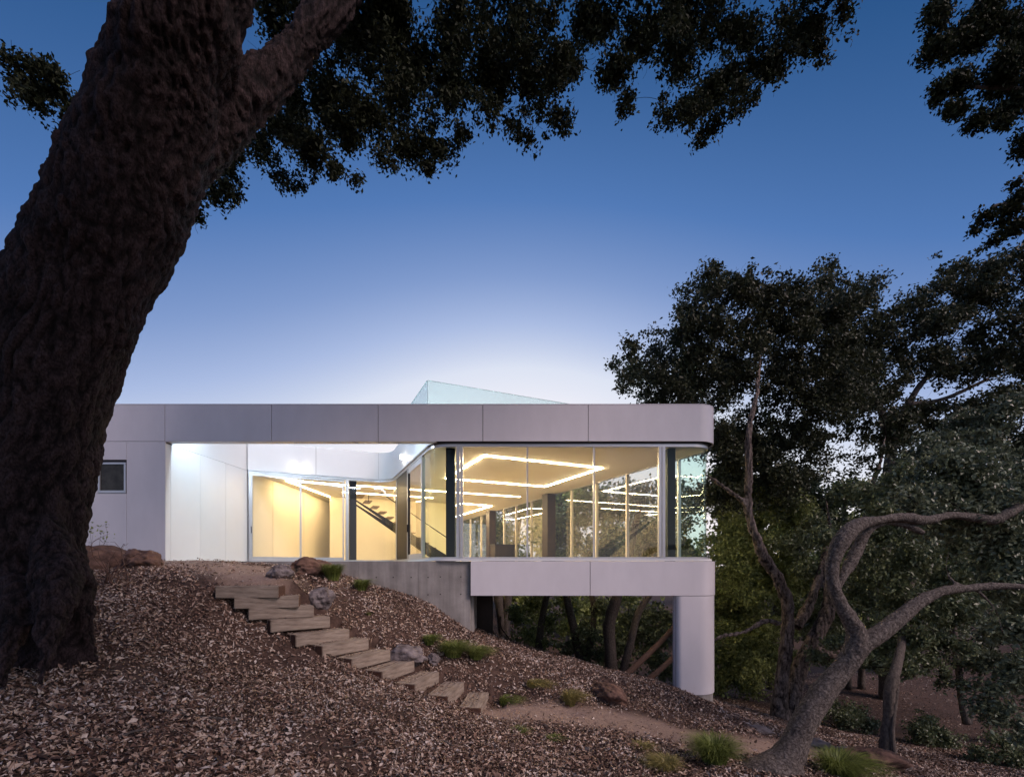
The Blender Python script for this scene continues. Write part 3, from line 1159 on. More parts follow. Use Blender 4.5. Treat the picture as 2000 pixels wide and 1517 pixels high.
for i, (v, ang) in enumerate(STEPS):
    lab = ORD[i] + ' weathered timber step from the top of the hillside stairs'
    if i == 10:
        lab = 'lowest weathered timber step of the hillside stairs, beside the sandy path'
    if i == 0:
        lab = 'topmost weathered timber step of the hillside stairs, below the gravel landing'
    e = empty('timber_step', v, lab, 'step', 'timber steps curving down the slope')
    e.rotation_euler = (0, 0, ang)
    Ls = .98 + .04 * random.random()
    plank('plank', Ls, .185, .20, e, 0, i)
    plank('plank', Ls - .01, .185, .196, e, .19, i + 20)


# ------------------------------------------------------------------ leaves helper
def leaf_quads(cen, L, Wd, nrm=None, flat=0.0, fold=.18):
    """one folded pointed leaf (4 verts, 2 triangles) per centre"""
    n = len(cen)
    if nrm is None:
        nrm = rng.normal(size=(n, 3))
        nrm[:, 2] += .4
    nrm = nrm / (np.linalg.norm(nrm, axis=1)[:, None] + 1e-9)
    a = rng.normal(size=(n, 3))
    a -= nrm * (a * nrm).sum(1)[:, None]
    a /= np.linalg.norm(a, axis=1)[:, None] + 1e-9
    bvec = np.cross(nrm, a)
    L = L * rng.uniform(.65, 1.25, n)[:, None]
    Wd = Wd * rng.uniform(.7, 1.2, n)[:, None]
    off = a * L * rng.uniform(-.12, .12, n)[:, None]
    up = nrm * Wd * fold
    V = np.stack([cen - a * L / 2, cen + bvec * Wd / 2 + up + off, cen + a * L / 2, cen - bvec * Wd / 2 + up + off], 1)
    Q = np.arange(4 * n).reshape(n, 4)
    T = np.concatenate([Q[:, [0, 1, 2]], Q[:, [0, 2, 3]]], 0)
    return V.reshape(-1, 3), T


def leaf_object(name, cen, L, Wd, m, parent=None, origin=None, nrm=None, fold=.18):
    V, T = leaf_quads(cen, L, Wd, nrm, fold=fold)
    org = np.array(ORG[parent]) if parent is not None else np.array(origin or (0, 0, 0))
    me = bpy.data.meshes.new(name)
    fill_mesh(me, V - org, T)
    me.materials.append(m)
    return link_mesh(name, me, parent, origin)


# ------------------------------------------------------------------ leaf litter
pts = []
for y0, y1, dens in ((2.6, 5.0, 2300), (5.0, 8.0, 1800), (8.0, 12.9, 1350), (12.9, 22, 110)):
    xm = y1 * 1.25
    n = int(2 * xm * (y1 - y0) * dens * .92)
    x = rng.uniform(-xm, xm, n)
    y = rng.uniform(y0, y1, n)
    ok = abs(x) < y * 1.12 + .4
    ok &= ~((x < XW(918, YF) + .1) & (y > YF))
    ok &= ~((y > 11.2) & (y < 13) & (x < 1.5) & (rng.random(n) < .75))
    pm = pathmask(x, y)
    ok &= rng.random(n) > pm ** .7 * .95
    # patches of thinner litter
    sp = np.sin(x * 1.7 + 2 * np.sin(y * 1.1)) * np.sin(y * 1.9 + 1.5 * np.sin(x * .8))
    ok &= rng.random(n) > np.clip(sp - .35, 0, 1) * 1.1
    pts.append(np.stack([x[ok], y[ok]], 1))
pts = np.vstack(pts)
z = height(pts[:, 0], pts[:, 1])
ex = .02
sx = (height(pts[:, 0] + ex, pts[:, 1]) - z) / ex
sy = (height(pts[:, 0], pts[:, 1] + ex) - z) / ex
nrm = np.stack([-sx, -sy, np.ones(len(z))], 1) + rng.normal(size=(len(z), 3)) * .62
cen = np.stack([pts[:, 0], pts[:, 1], z + rng.uniform(.003, .045, len(z))], 1)
far = np.clip((pts[:, 1] - 6) / 8, 0, 1)
o = leaf_object('leaf_litter', cen, rng.lognormal(0, .45, len(z))[:, None] * .047, rng.lognormal(0, .40, len(z))[:, None] * .023, M_litter, nrm=nrm, fold=.35)
o['kind'] = 'stuff'
o['label'] = 'dry brown oak leaves covering the slope'
# thin twigs and petioles among the leaves
n = 5200
y = 2.8 + 9 * rng.random(n) ** 1.4
x = rng.uniform(-1, 1, n) * y * 1.1
ok = ~((x < XW(918, YF) + .1) & (y > YF))
x, y = x[ok], y[ok]
cen = np.stack([x, y, height(x, y) + rng.uniform(.015, .045, len(x))], 1)
o = leaf_object('twig_litter', cen, rng.lognormal(0, .5, len(x))[:, None] * .13, .007, M_litter, nrm=np.array((.25, -.1, 1.)) + rng.normal(size=(len(x), 3)) * .2, fold=.6)
o['kind'] = 'stuff'
o['label'] = 'fine dry twigs strewn through the leaf litter'
# a few leaves lying on the timber steps
cen = []
for v, ang in STEPS:
    for k in range(48):
        a, bq = random.uniform(.02, .96), random.uniform(.12, .36)
        cen.append((v.x + math.cos(ang) * a - math.sin(ang) * bq, v.y + math.sin(ang) * a + math.cos(ang) * bq, v.z + .012))
cen = np.array(cen)
o = leaf_object('step_litter', cen, .05, .025, M_litter, nrm=np.array((0, 0, 1.)) + rng.normal(size=(len(cen), 3)) * .25, fold=.3)
o['kind'] = 'stuff'
o['label'] = 'dry leaves scattered on the timber steps'


# ------------------------------------------------------------------ trees
def mesh_remesh(o, voxel, disp=()):
    m = o.modifiers.new('remesh', 'REMESH')
    m.mode = 'VOXEL'
    m.voxel_size = voxel
    m.use_smooth_shade = True
    for k, (size, strength, kind) in enumerate(disp):
        t = bpy.data.textures.new('bark%d' % k, kind)
        if kind == 'CLOUDS':
            t.noise_scale = size
            t.noise_depth = 4
        elif kind == 'VORONOI':
            t.noise_scale = size
        elif kind == 'MUSGRAVE':
            t.noise_scale = size
        d = o.modifiers.new('disp%d' % k, 'DISPLACE')
        d.texture = t
        d.strength = strength
        d.mid_level = .5
        d.texture_coords = 'LOCAL'
    return o


def clump_points(clumps, leaf, cover, sub=26, grow=1.0):
    """clumps: (px, py, Y, r_px[, squash]) -> leaf centres gathered on twigs"""
    out, nr = [], []
    for c in clumps:
        px, py, Y, rp = c[:4]
        ctr = np.array(P(px, py, Y))
        rp *= grow
        r = rp * Y / F / math.sqrt(1 + .5 * ((px - PX) ** 2 + (py - PY) ** 2) / F ** 2)
        if len(c) > 4:      # given in metres: x, y, z, r
            ctr, r = np.array(c[:3]), c[3]
        n = int(cover * math.pi * r * r / (.25 * leaf * leaf * .6))
        k = max(4, n // sub)
        ns = max(3, int(7 * min(1.6, r / .5)))
        sd_ = rng.normal(size=(ns, 3))
        sd_ /= np.linalg.norm(sd_, axis=1)[:, None]
        sc_ = ctr + sd_ * (r * .80 * rng.random(ns) ** .5)[:, None] * np.array((1, .95, .85))
        rs_ = r * rng.uniform(.32, .62, ns)
        pick = rng.choice(ns, k, p=rs_ ** 2 / (rs_ ** 2).sum())
        d = rng.normal(size=(k, 3))
        d /= np.linalg.norm(d, axis=1)[:, None]
        tw = sc_[pick] + d * (rs_[pick] * rng.random(k) ** .42)[:, None] * np.array((1, .95, .8))
        far = rng.random(k) < .10
        tw[far] += d[far] * rng.exponential(1.1 * leaf, far.sum())[:, None]
        sig = .05 * r + leaf * .7
        l = tw[:, None, :] + rng.normal(size=(k, sub, 3)) * sig * np.array((1, 1, .8)) * rng.uniform(.55, 1.2, k)[:, None, None]
        out.append(l.reshape(-1, 3))
        q = rng.normal(size=(k * sub, 3)) + np.repeat(d, sub, 0) * .5
        q[:, 2] += .5
        nr.append(q)
    return np.vstack(out), np.vstack(nr)


def poly_clumps(poly, n, ylo, yhi, rlo, rhi, holes=(), seed=0):
    rs = np.random.default_rng(seed)
    out = []
    xs_, ys_ = [p[0] for p in poly], [p[1] for p in poly]
    tries = 0
    while len(out) < n and tries < 6000:
        tries += 1
        x, y = rs.uniform(min(xs_), max(xs_)), rs.uniform(min(ys_), max(ys_))
        ins = False
        for (x0, y0), (x1, y1) in zip(poly, poly[1:] + poly[:1]):
            if (y0 > y) != (y1 > y) and x < (x1 - x0) * (y - y0) / (y1 - y0) + x0:
                ins = not ins
        if not ins or any(math.hypot(x - hx, y - hy) < hr for hx, hy, hr in holes):
            continue
        Y = rs.uniform(ylo, yhi)
        r = rs.uniform(rlo, rhi)
        if any(math.hypot(x - o[0], y - o[1]) < .62 * min(r, o[3]) and abs(Y - o[2]) < 1.2 for o in out):
            continue
        out.append((x, y, Y, r))
    return out


def limb(a, b, r0, r1, sag=.12, seed=0):
    a, b = np.array(a, float), np.array(b, float)
    L = np.linalg.norm(b - a)
    rs = np.random.default_rng(seed)
    m1 = a + (b - a) * .35 + rs.normal(size=3) * L * sag * .5
    m2 = a + (b - a) * .7 + rs.normal(size=3) * L * sag * .5
    return [(*a, r0), (*m1, r0 * .7 + r1 * .3), (*m2, r0 * .35 + r1 * .65), (*b, r1)]


def tree(name, label, stems, clumps, leaf, cover, lm, bark, group=None, voxel=None, disp=(), lump=.18, n=10, twigs=True, seed=0, crown_sets=None, sub=26, grow=1.0):
    """stems: lists of (px, py, Y, r_px); the first starts at the ground"""
    b0 = P(*stems[0][0][:3])
    e = empty(name, (b0.x, b0.y, b0.z), label, 'tree', group)
    parts = []
    nodes = []
    for k, stt in enumerate(stems):
        w3 = [(*P(a, b, Y), r * Y / F / math.sqrt(1 + ((a - PX) / F) ** 2)) for a, b, Y, r in stt]
        parts.append(tube(w3, n, 7, lump, seed + k * 3.7))
        nodes += [(np.array(q[:3]), q[3]) for q in w3[1:]]
    V, Fq = merge(parts)
    t = obj('trunk', V, Fq, bark, e, smooth=180)
    if voxel:
        mesh_remesh(t, voxel, disp)
    if clumps and twigs:
        bp = []
        stem_pts = np.array([q for q, _ in nodes])
        order = sorted(range(len(clumps)), key=lambda k: np.min(np.linalg.norm(stem_pts - np.array(P(*clumps[k][:3])), axis=1)))
        for k in order:
            c = clumps[k]
            ctr = np.array(P(*c[:3]))
            dist = [np.linalg.norm(q - ctr) + (0 if q[2] < ctr[2] + .6 else .3) for q, _ in nodes]
            j = int(np.argmin(dist))
            r0 = min(nodes[j][1] * .6, .006 + .010 * dist[j])
            rr = c[3] * c[2] / F
            r1 = max(.004, r0 * .55)
            bp.append(tube(limb(nodes[j][0], ctr, r0, r1, .12, k + seed), 6, 4))
            nodes.append((ctr, r1))
            for q in range(4):
                d = rng.normal(size=3)
                d /= np.linalg.norm(d)
                bp.append(tube(limb(ctr, ctr + d * rr * 1.0, r1 * .6, .002, .2, k * 7 + q + seed), 4, 3))
        V, Fq = merge(bp)
        bo = obj('branches', V, Fq, M_bark_dark, e, smooth=180)
        bo['kind'] = 'stuff'
    if clumps:
        cen, nr = clump_points(clumps, leaf, cover, sub, grow)
        leaf_object('crown', cen, leaf, leaf * .55, lm, e, nrm=nr)
    for nm, cl, lf, cv, mm in crown_sets or ():
        cen, nr = clump_points(cl, lf, cv, sub)
        leaf_object(nm, cen, lf, lf * .55, mm, e, nrm=nr)
    return e


# the great oak at the left
YB = 5.4
oak_stems = [
    [(60, 1330, YB, 150), (62, 1200, YB, 128), (55, 1080, YB, 128), (62, 950, YB, 133), (85, 800, YB, 143), (120, 680, YB, 150), (168, 560, YB - .05, 150), (225, 420, YB - .1, 146), (282, 280, YB - .2, 134), (332, 140, YB - .35, 124), (380, 0, YB - .55, 110), (425, -170, YB - .8, 96), (470, -400, YB - 1, 80)],
    [(230, 470, YB, 30), (330, 345, YB, 62), (455, 218, YB + .15, 52), (545, 128, YB + .3, 42), (635, 32, YB + .45, 38), (720, -80, YB + .6, 34), (840, -180, YB + .8, 28)],
    [(290, 200, YB - .2, 70), (290, 90, YB - .3, 44), (288, 10, YB - .4, 38), (292, -120, YB - .5, 36)],
    [(75, 960, YB, 30), (100, 1060, YB - .25, 52), (108, 1150, YB - .42, 54), (100, 1225, YB - .58, 42), (90, 1290, YB - .75, 26), (80, 1340, YB - .9, 12)],
    [(80, 1020, YB, 40), (130, 1120, YB, 50), (152, 1200, YB + .03, 40), (172, 1262, YB + .06, 26), (196, 1310, YB + .1, 10)],
    [(30, 1000, YB, 40), (0, 1120, YB + .1, 70), (-70, 1210, YB, 60), (-130, 1290, YB - .1, 40)],
    [(50, 1060, YB - .1, 40), (40, 1170, YB - .45, 46), (20, 1270, YB - .7, 34), (0, 1340, YB - .9, 16)],
]
oc = [(50, 140, 6.2, 62), (105, 165, 6.2, 62), (135, 215, 6.3, 45), (70, 195, 6.2, 45), (30, 120, 6.2, 38),
      (450, 300, 6.6, 52), (430, 365, 6.6, 44), (385, 425, 6.5, 28), (480, 270, 6.6, 40), (375, 390, 6.4, 25),
      (560, 235, 6.8, 62), (545, 190, 6.8, 55), (610, 290, 6.8, 48), (640, 190, 6.8, 85), (690, 90, 6.9, 95), (700, 240, 6.8, 78), (655, 325, 6.8, 30), (690, 352, 6.8, 16), (770, 190, 7, 85), (790, 290, 7, 46),
      (850, 285, 7, 48), (835, 330, 7, 24), (800, 80, 7, 95), (870, 180, 7, 62), (890, 70, 7, 88), (910, 265, 7, 26), (960, 150, 7.1, 62), (1000, 60, 7.2, 88), (1040, 190, 7.2, 58), (1005, 245, 7.2, 26), (1035, 262, 7.2, 24), (1090, 225, 7.2, 38),
      (1110, 120, 7.3, 62), (1150, 50, 7.3, 80), (1200, 150, 7.3, 55), (1225, 195, 7.3, 30), (1250, 60, 7.4, 70), (1320, 110, 7.4, 62), (1345, 40, 7.4, 75), (1340, 220, 7.4, 44), (1385, 250, 7.4, 30), (1400, 170, 7.4, 56), (1365, 280, 7.4, 13),
      (1450, 60, 7.5, 70), (1440, 150, 7.5, 48), (1500, 130, 7.5, 52), (1560, 60, 7.5, 66), (1600, 100, 7.5, 34), (1640, 30, 7.5, 30), (560, 60, 6.6, 80), (620, 20, 6.6, 70), (745, 20, 6.8, 80)]
top = [(px_, -60 - 40 * (i % 3), 7.0, 120) for i, px_ in enumerate(range(560, 1700, 120))] + [(px_, -230, 7.0, 150) for px_ in range(300, 1700, 220)]
lace = poly_clumps([(410, 250), (400, 400), (450, 390), (510, 350), (600, 335), (690, 340), (770, 320), (890, 310), (920, 255), (1000, 225), (1040, 265), (1090, 215), (1160, 180), (1245, 190), (1290, 215), (1350, 265), (1395, 250), (1430, 195), (1530, 140), (1630, 60), (1640, 0), (600, -10), (470, 180)], 62, 6.6, 7.7, 40, 62, (), 77)
over = [(x_ + .4 * math.sin(k), y_, z_, 1.15, 'm') for k, (x_, y_, z_) in enumerate(  # unseen crown clumps above the camera, added to shade the upper trunk
    [(-2.2, 1.2, 5.2), (-.6, .6, 4.9), (.9, .2, 5.1), (2.4, -.2, 5.4), (-1.4, -.8, 5.5), (.3, -1.2, 5.0), (1.8, -1.7, 5.2), (3.4, -1.4, 5.6), (-3.4, .2, 5.8), (-3.6, 2.0, 6.2),
     (-1.5, 2.6, 6.6), (.2, 2.4, 6.6), (1.8, 1.8, 6.6), (3.4, .9, 6.6), (-2.6, -2.2, 6.0), (-.5, -2.8, 6.0), (1.4, -3.2, 6.2), (0, 0, 7.4), (2, 0, 7.4), (-2, 1, 7.6), (-4.6, -1, 6.4), (4.8, 0, 6.4)])]
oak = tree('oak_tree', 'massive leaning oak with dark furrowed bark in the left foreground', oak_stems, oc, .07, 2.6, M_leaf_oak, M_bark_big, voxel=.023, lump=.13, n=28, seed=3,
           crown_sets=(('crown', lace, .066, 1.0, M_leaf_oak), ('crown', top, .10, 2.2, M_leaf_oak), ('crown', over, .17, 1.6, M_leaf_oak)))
obt = [o for o in oak.children if o.name.startswith('trunk')][0]


def carve_bark(o, depth, hs, vs_, scar=None, broad=.05, lean=.30):
    """turn the remeshed trunk into real geometry with furrows running along it; ridge heights colour the bark"""
    dg = bpy.context.evaluated_depsgraph_get()
    me = bpy.data.meshes.new_from_object(o.evaluated_get(dg))
    old = o.data
    o.modifiers.clear()
    o.data = me
    n = len(me.vertices)
    co = np.empty(n * 3, np.float32)
    nr = np.empty(n * 3, np.float32)
    me.vertices.foreach_get('co', co)
    me.vertices.foreach_get('normal', nr)
    co = co.reshape(-1, 3).astype(float)
    nr = nr.reshape(-1, 3).astype(float)
    ridge = np.empty(n)
    for i in range(n):
        x, y, z = co[i]
        x -= min(z, 5) * lean          # furrows follow the leaning stem
        wob = noise.noise((x * 1.1, y * 1.1, z * 1.1))
        a = Vector((x * hs + wob * 1.6, y * hs + wob, z * vs_ + wob * .8))
        r1 = 1 - abs(noise.noise(a)) * 2.2
        r2 = 1 - abs(noise.noise(a * 2.3 + Vector((7, 3, 1)))) * 2.0
        r3 = noise.noise(Vector((x * 22, y * 22, z * 15)))
        ridge[i] = .52 * r1 + .36 * r2 + .30 * r3
    big = np.array([noise.noise(Vector(c * 1.25)) for c in co])
    co2 = co - nr * (np.clip(ridge, -.5, 1.2) * depth)[:, None] + nr * (big * broad)[:, None]
    me.vertices.foreach_set('co', co2.ravel().astype(np.float32))
    at = me.attributes.new('ridge', 'FLOAT', 'POINT')
    at.data.foreach_set('value', np.clip(1 - ridge, 0, 1.5).astype(np.float32))
    sm = np.zeros(n)
    if scar is not None:
        org = np.array(ORG[o])
        pl = np.array([np.array(P(*q[:3])) - org for q in scar])
        wd = np.array([q[3] for q in scar])
        wob = np.array([noise.noise(Vector(c * 2.1)) + .6 * noise.noise(Vector(c * 6)) for c in co])
        for i in range(len(pl) - 1):
            v = pl[i + 1] - pl[i]
            t = np.clip(((co - pl[i]) @ v) / (v @ v), 0, 1)
            dd = np.linalg.norm(co - pl[i] - t[:, None] * v, axis=1) / (wd[i] + (wd[i + 1] - wd[i]) * t)
            sm = np.maximum(sm, np.clip(1.35 - dd + wob * .55, 0, 1))
    at = me.attributes.new('scar', 'FLOAT', 'POINT')
    at.data.foreach_set('value', sm.astype(np.float32))
    me.polygons.foreach_set('use_smooth', np.ones(len(me.polygons), bool))
    me.update()


def carved_bark_material(m, plate, pale):
    """ridge tops paler than the furrows; a peeled, paler seam where the bark has split"""
    nt = m.node_tree
    b = nt.nodes['Principled BSDF']
    cr = [q for q in nt.nodes if q.type == 'VALTORGB'][0]
    at = nt.nodes.new('ShaderNodeAttribute')
    at.attribute_name = 'ridge'
    rp = nt.nodes.new('ShaderNodeValToRGB')
    rp.color_ramp.elements[0].position = .15
    rp.color_ramp.elements[1].position = .75
    rp.color_ramp.elements[0].color = (.18, .15, .15, 1)
    rp.color_ramp.elements[1].color = (1.9, 1.8, 1.8, 1)
    nt.links.new(at.outputs['Fac'], rp.inputs[0])
    mu = nt.nodes.new('ShaderNodeMix')
    mu.data_type = 'RGBA'
    mu.blend_type = 'MULTIPLY'
    mu.inputs[0].default_value = 1
    sc_ = nt.nodes.new('ShaderNodeAttribute')
    sc_.attribute_name = 'scar'
    pm = nt.nodes.new('ShaderNodeMix')
    pm.data_type = 'RGBA'
    pm.inputs[7].default_value = (*pale, 1)
    ml = nt.nodes.new('ShaderNodeMath')
    ml.operation = 'MULTIPLY'
    ml.inputs[1].default_value = .8
    nt.links.new(sc_.outputs['Fac'], ml.inputs[0])
    nt.links.new(ml.outputs[0], pm.inputs[0])
    nt.links.new(cr.outputs[0], pm.inputs[6])
    nt.links.new(pm.outputs[2], mu.inputs[6])
    nt.links.new(rp.outputs[0], mu.inputs[7])
    nt.links.new(mu.outputs[2], b.inputs['Base Color'])


carve_bark(obt, .052, 9.5, 2.9, scar=[(310, 350, YB - .72, .10), (285, 440, YB - .68, .18), (245, 560, YB - .62, .24), (205, 700, YB - .60, .26), (175, 850, YB - .58, .30), (150, 980, YB - .56, .30), (130, 1080, YB - .6, .16)], broad=.07)
M_bark_twin = M_bark.copy()
carved_bark_material(M_bark_twin, None, (.3, .3, .3))
carved_bark_material(M_bark_big, None, (.55, .44, .45))

# twisted smooth-barked tree, right foreground


def z2(a, b, Y, r):
    return (1360 + a * .4066, 900 + b * .4066, Y, r)


tw_stems = [
    [z2(330, 1560, 6.15, 66), z2(440, 1420, 6.2, 38), z2(520, 1250, 6.25, 29), z2(620, 1100, 6.3, 25), z2(720, 980, 6.3, 24), z2(775, 890, 6.3, 27)],
    [z2(775, 890, 6.3, 25), z2(760, 800, 6.3, 19), z2(700, 700, 6.3, 17), z2(655, 590, 6.3, 17), z2(655, 480, 6.3, 17), z2(700, 380, 6.3, 18), z2(770, 310, 6.35, 17), z2(870, 285, 6.4, 13), z2(980, 270, 6.5, 11), z2(1100, 285, 6.6, 10), z2(1220, 262, 6.7, 10), z2(1330, 270, 6.8, 11), z2(1430, 282, 6.8, 12), z2(1510, 245, 6.8, 12), z2(1600, 200, 6.9, 12), z2(1800, 150, 7, 12)],
    [z2(775, 890, 6.3, 23), z2(880, 830, 6.3, 19), z2(980, 750, 6.35, 17), z2(1080, 670, 6.4, 17), z2(1180, 625, 6.45, 15), z2(1300, 610, 6.5, 12), z2(1440, 600, 6.5, 11), z2(1600, 605, 6.5, 10), z2(1800, 620, 6.6, 8)],
    [z2(668, 640, 6.3, 9), z2(700, 560, 6.38, 11), z2(740, 490, 6.45, 13), z2(780, 410, 6.5, 13), z2(830, 330, 6.5, 11), z2(920, 295, 6.55, 8), z2(1010, 310, 6.6, 6), z2(1090, 345, 6.6, 5)],
    [z2(1310, 610, 6.5, 5), z2(1225, 570, 6.5, 5), z2(1200, 500, 6.5, 4), z2(1215, 430, 6.5, 3)],
    [z2(1330, 610, 6.5, 4), z2(1380, 650, 6.5, 4), z2(1440, 720, 6.5, 3), z2(1470, 820, 6.5, 2)],
]
tc_ = [(1880, 1010, 7.3, 70), (1950, 960, 7.3, 75), (1830, 985, 7.3, 45), (1960, 1060, 7.2, 60), (1900, 930, 7.5, 65), (1830, 930, 7.6, 50), (1990, 1130, 7.0, 55), (1780, 990, 7.4, 28), (1770, 965, 6.9, 22), (1805, 1005, 6.8, 22), (1845, 960, 7, 28), (1990, 1230, 6.9, 45), (1975, 1310, 6.9, 42), (1960, 1390, 6.9, 36), (1930, 1340, 7.0, 24), (1990, 1420, 6.8, 30),
       (2060, 1000, 7.2, 90), (2080, 1180, 7, 90), (2090, 1330, 7, 80)]
tree('twisted_tree', 'twisted grey-barked oak leaning right and forking low beside the sedge tufts', tw_stems, tc_, .085, 2.8, M_leaf_grey, M_bark_smooth, voxel=.013, lump=.10, n=18, seed=9, grow=1.35)

# twin-stemmed oak right behind the column
ts = [
    [z2(400, 1290, 12.4, 26), z2(405, 1120, 12.4, 17), z2(425, 950, 12.4, 15), z2(440, 800, 12.4, 14), z2(438, 690, 12.3, 14), z2(395, 570, 12.2, 13), z2(325, 460, 12.1, 12), z2(280, 350, 12.0, 11), z2(250, 230, 12.0, 10), z2(252, 60, 12, 10), (1463, 840, 12, 8), (1478, 770, 12.3, 6), (1482, 720, 12.8, 4), (1490, 670, 13.3, 2)],
    [z2(470, 1260, 12.5, 24), z2(470, 1100, 12.6, 18), z2(510, 960, 12.7, 17), z2(575, 840, 12.8, 17), z2(630, 720, 12.9, 16), z2(645, 600, 13, 14), z2(700, 480, 13.1, 12), z2(800, 330, 13.3, 10), (1700, 960, 13.6, 7), (1720, 900, 14, 5), (1730, 850, 14.4, 2)],
    [z2(480, 800, 12.8, 14), z2(540, 690, 13, 12), z2(590, 560, 13.2, 10), z2(625, 420, 13.6, 7), z2(640, 300, 14, 5), z2(620, 180, 14.4, 2)],
    [z2(245, 220, 12, 8), z2(200, 175, 12, 6), z2(110, 110, 12.1, 5), z2(40, 60, 12.2, 3)],
    [z2(400, 780, 12.3, 7), z2(330, 770, 12, 6), z2(230, 820, 11.8, 5), z2(130, 840, 11.7, 5), z2(60, 875, 11.6, 3)],
    [z2(560, 900, 12.8, 12), z2(640, 930, 12.8, 10), z2(720, 890, 12.9, 8), z2(820, 860, 13, 6), z2(920, 800, 13.2, 3)],
]
c3 = [(1235, 690, 12.6, 34), (1260, 735, 12.6, 46), (1225, 750, 12.6, 26), (1310, 760, 12.6, 44), (1330, 640, 13, 46), (1345, 600, 13, 30), (1390, 575, 13, 46), (1400, 640, 13, 62), (1350, 690, 13, 52), (1440, 560, 13.2, 42), (1490, 580, 13.2, 55), (1470, 660, 13.2, 66), (1530, 620, 13.4, 52), (1415, 730, 12.6, 40), (1345, 780, 12.8, 40),
      (1540, 700, 13.4, 60), (1560, 560, 13.6, 36), (1500, 750, 13.2, 36), (1590, 620, 13.6, 50), (1570, 780, 13.4, 42), (1610, 700, 13.6, 54), (1400, 840, 13, 34), (1430, 890, 13, 30), (1530, 850, 13.3, 40), (1410, 960, 13.4, 30), (1490, 930, 13.4, 34), (1590, 860, 13.6, 36)]
c3 = c3 + poly_clumps([(1235, 700), (1300, 690), (1325, 610), (1400, 545), (1480, 560), (1560, 575), (1610, 545), (1690, 600), (1690, 880), (1600, 940), (1480, 985), (1395, 985), (1390, 830), (1300, 790), (1235, 780)], 50, 12.3, 15.2, 30, 48, ((1640, 895, 50), (1440, 800, 26), (1425, 1000, 22)), 5)
tree('twin_oak', 'twin-stemmed oak with a broad dark crown just right of the white column', ts, c3, .115, 1.55, M_leaf_crown, M_bark_twin, voxel=.026, lump=.16, n=14, seed=21, grow=1.0,
     crown_sets=(('crown', poly_clumps([(1240, 700), (1310, 680), (1330, 600), (1400, 540), (1490, 555), (1560, 570), (1620, 530), (1700, 590), (1700, 900), (1590, 940), (1470, 980), (1395, 980), (1390, 820), (1300, 790), (1235, 780)], 48, 12.3, 15, 44, 62, ((1640, 895, 55), (1440, 800, 22)), 78), .11, .85, M_leaf_crown),))

for t_, dp, hs_, v_ in (('twisted_tree', .012, 5, 4), ('twin_oak', .035, 7, 2)):
    tr_ = [o for o in bpy.data.objects if o.name.startswith('trunk') and o.parent and o.parent.name == t_][0]
    carve_bark(tr_, dp, hs_, v_, broad=.03, lean=0)
# tall dark tree further right
ts = [
    [(1735, 1380, 17, 20), (1730, 1200, 17, 17), (1725, 1060, 17, 15), (1735, 930, 17, 13), (1750, 840, 17, 11), (1785, 770, 17.2, 7), (1830, 710, 17.6, 5), (1860, 660, 18, 2)],
    [(1740, 880, 17, 9), (1720, 800, 17, 8), (1700, 750, 17.3, 5), (1680, 690, 17.8, 2)],
    [(1770, 790, 17, 7), (1840, 780, 17, 5), (1930, 740, 17, 4)],
]
c4 = [(1625, 520, 17, 30), (1635, 560, 17, 38), (1650, 610, 17, 48), (1690, 580, 17, 44), (1720, 620, 17, 52), (1780, 595, 17, 46), (1800, 640, 17, 54), (1740, 690, 17, 50), (1660, 690, 17, 46), (1840, 560, 17, 44), (1850, 620, 17, 50), (1870, 520, 17, 38), (1900, 570, 17, 50), (1940, 520, 17, 46),
      (1920, 650, 17, 60), (1980, 590, 17, 60), (1830, 710, 17, 52), (1990, 690, 17, 60), (1900, 730, 17, 52), (1970, 770, 17, 50), (1750, 760, 17, 44), (1690, 770, 17, 38), (1810, 790, 17, 44), (1880, 800, 17, 44), (1640, 770, 17, 30), (1700, 840, 17, 34), (1660, 830, 17, 26), (1770, 850, 17, 36), (1850, 850, 17, 40), (2050, 640, 17, 80), (2060, 760, 17, 80), (2050, 520, 17, 70), (1950, 850, 17, 50)]
c4 = c4 + poly_clumps([(1600, 610), (1640, 560), (1700, 575), (1800, 590), (1840, 530), (1900, 500), (2000, 480), (2110, 480), (2110, 860), (1960, 880), (1840, 860), (1740, 880), (1700, 860), (1640, 800)], 50, 15.5, 19, 32, 50, ((1640, 895, 60),), 6)
tree('tall_oak', 'tall dark oak at the right with its crown against the evening sky', ts, c4, .145, 1.55, M_leaf_crown, M_bark, lump=.15, seed=33, grow=1.0,
     crown_sets=(('crown', poly_clumps([(1610, 600), (1640, 550), (1700, 575), (1800, 585), (1840, 525), (1900, 495), (2000, 470), (2100, 470), (2100, 860), (1960, 880), (1840, 860), (1740, 880), (1700, 860), (1640, 800)], 48, 15.5, 18.5, 44, 62, ((1640, 895, 65),), 79), .14, .85, M_leaf_crown),))

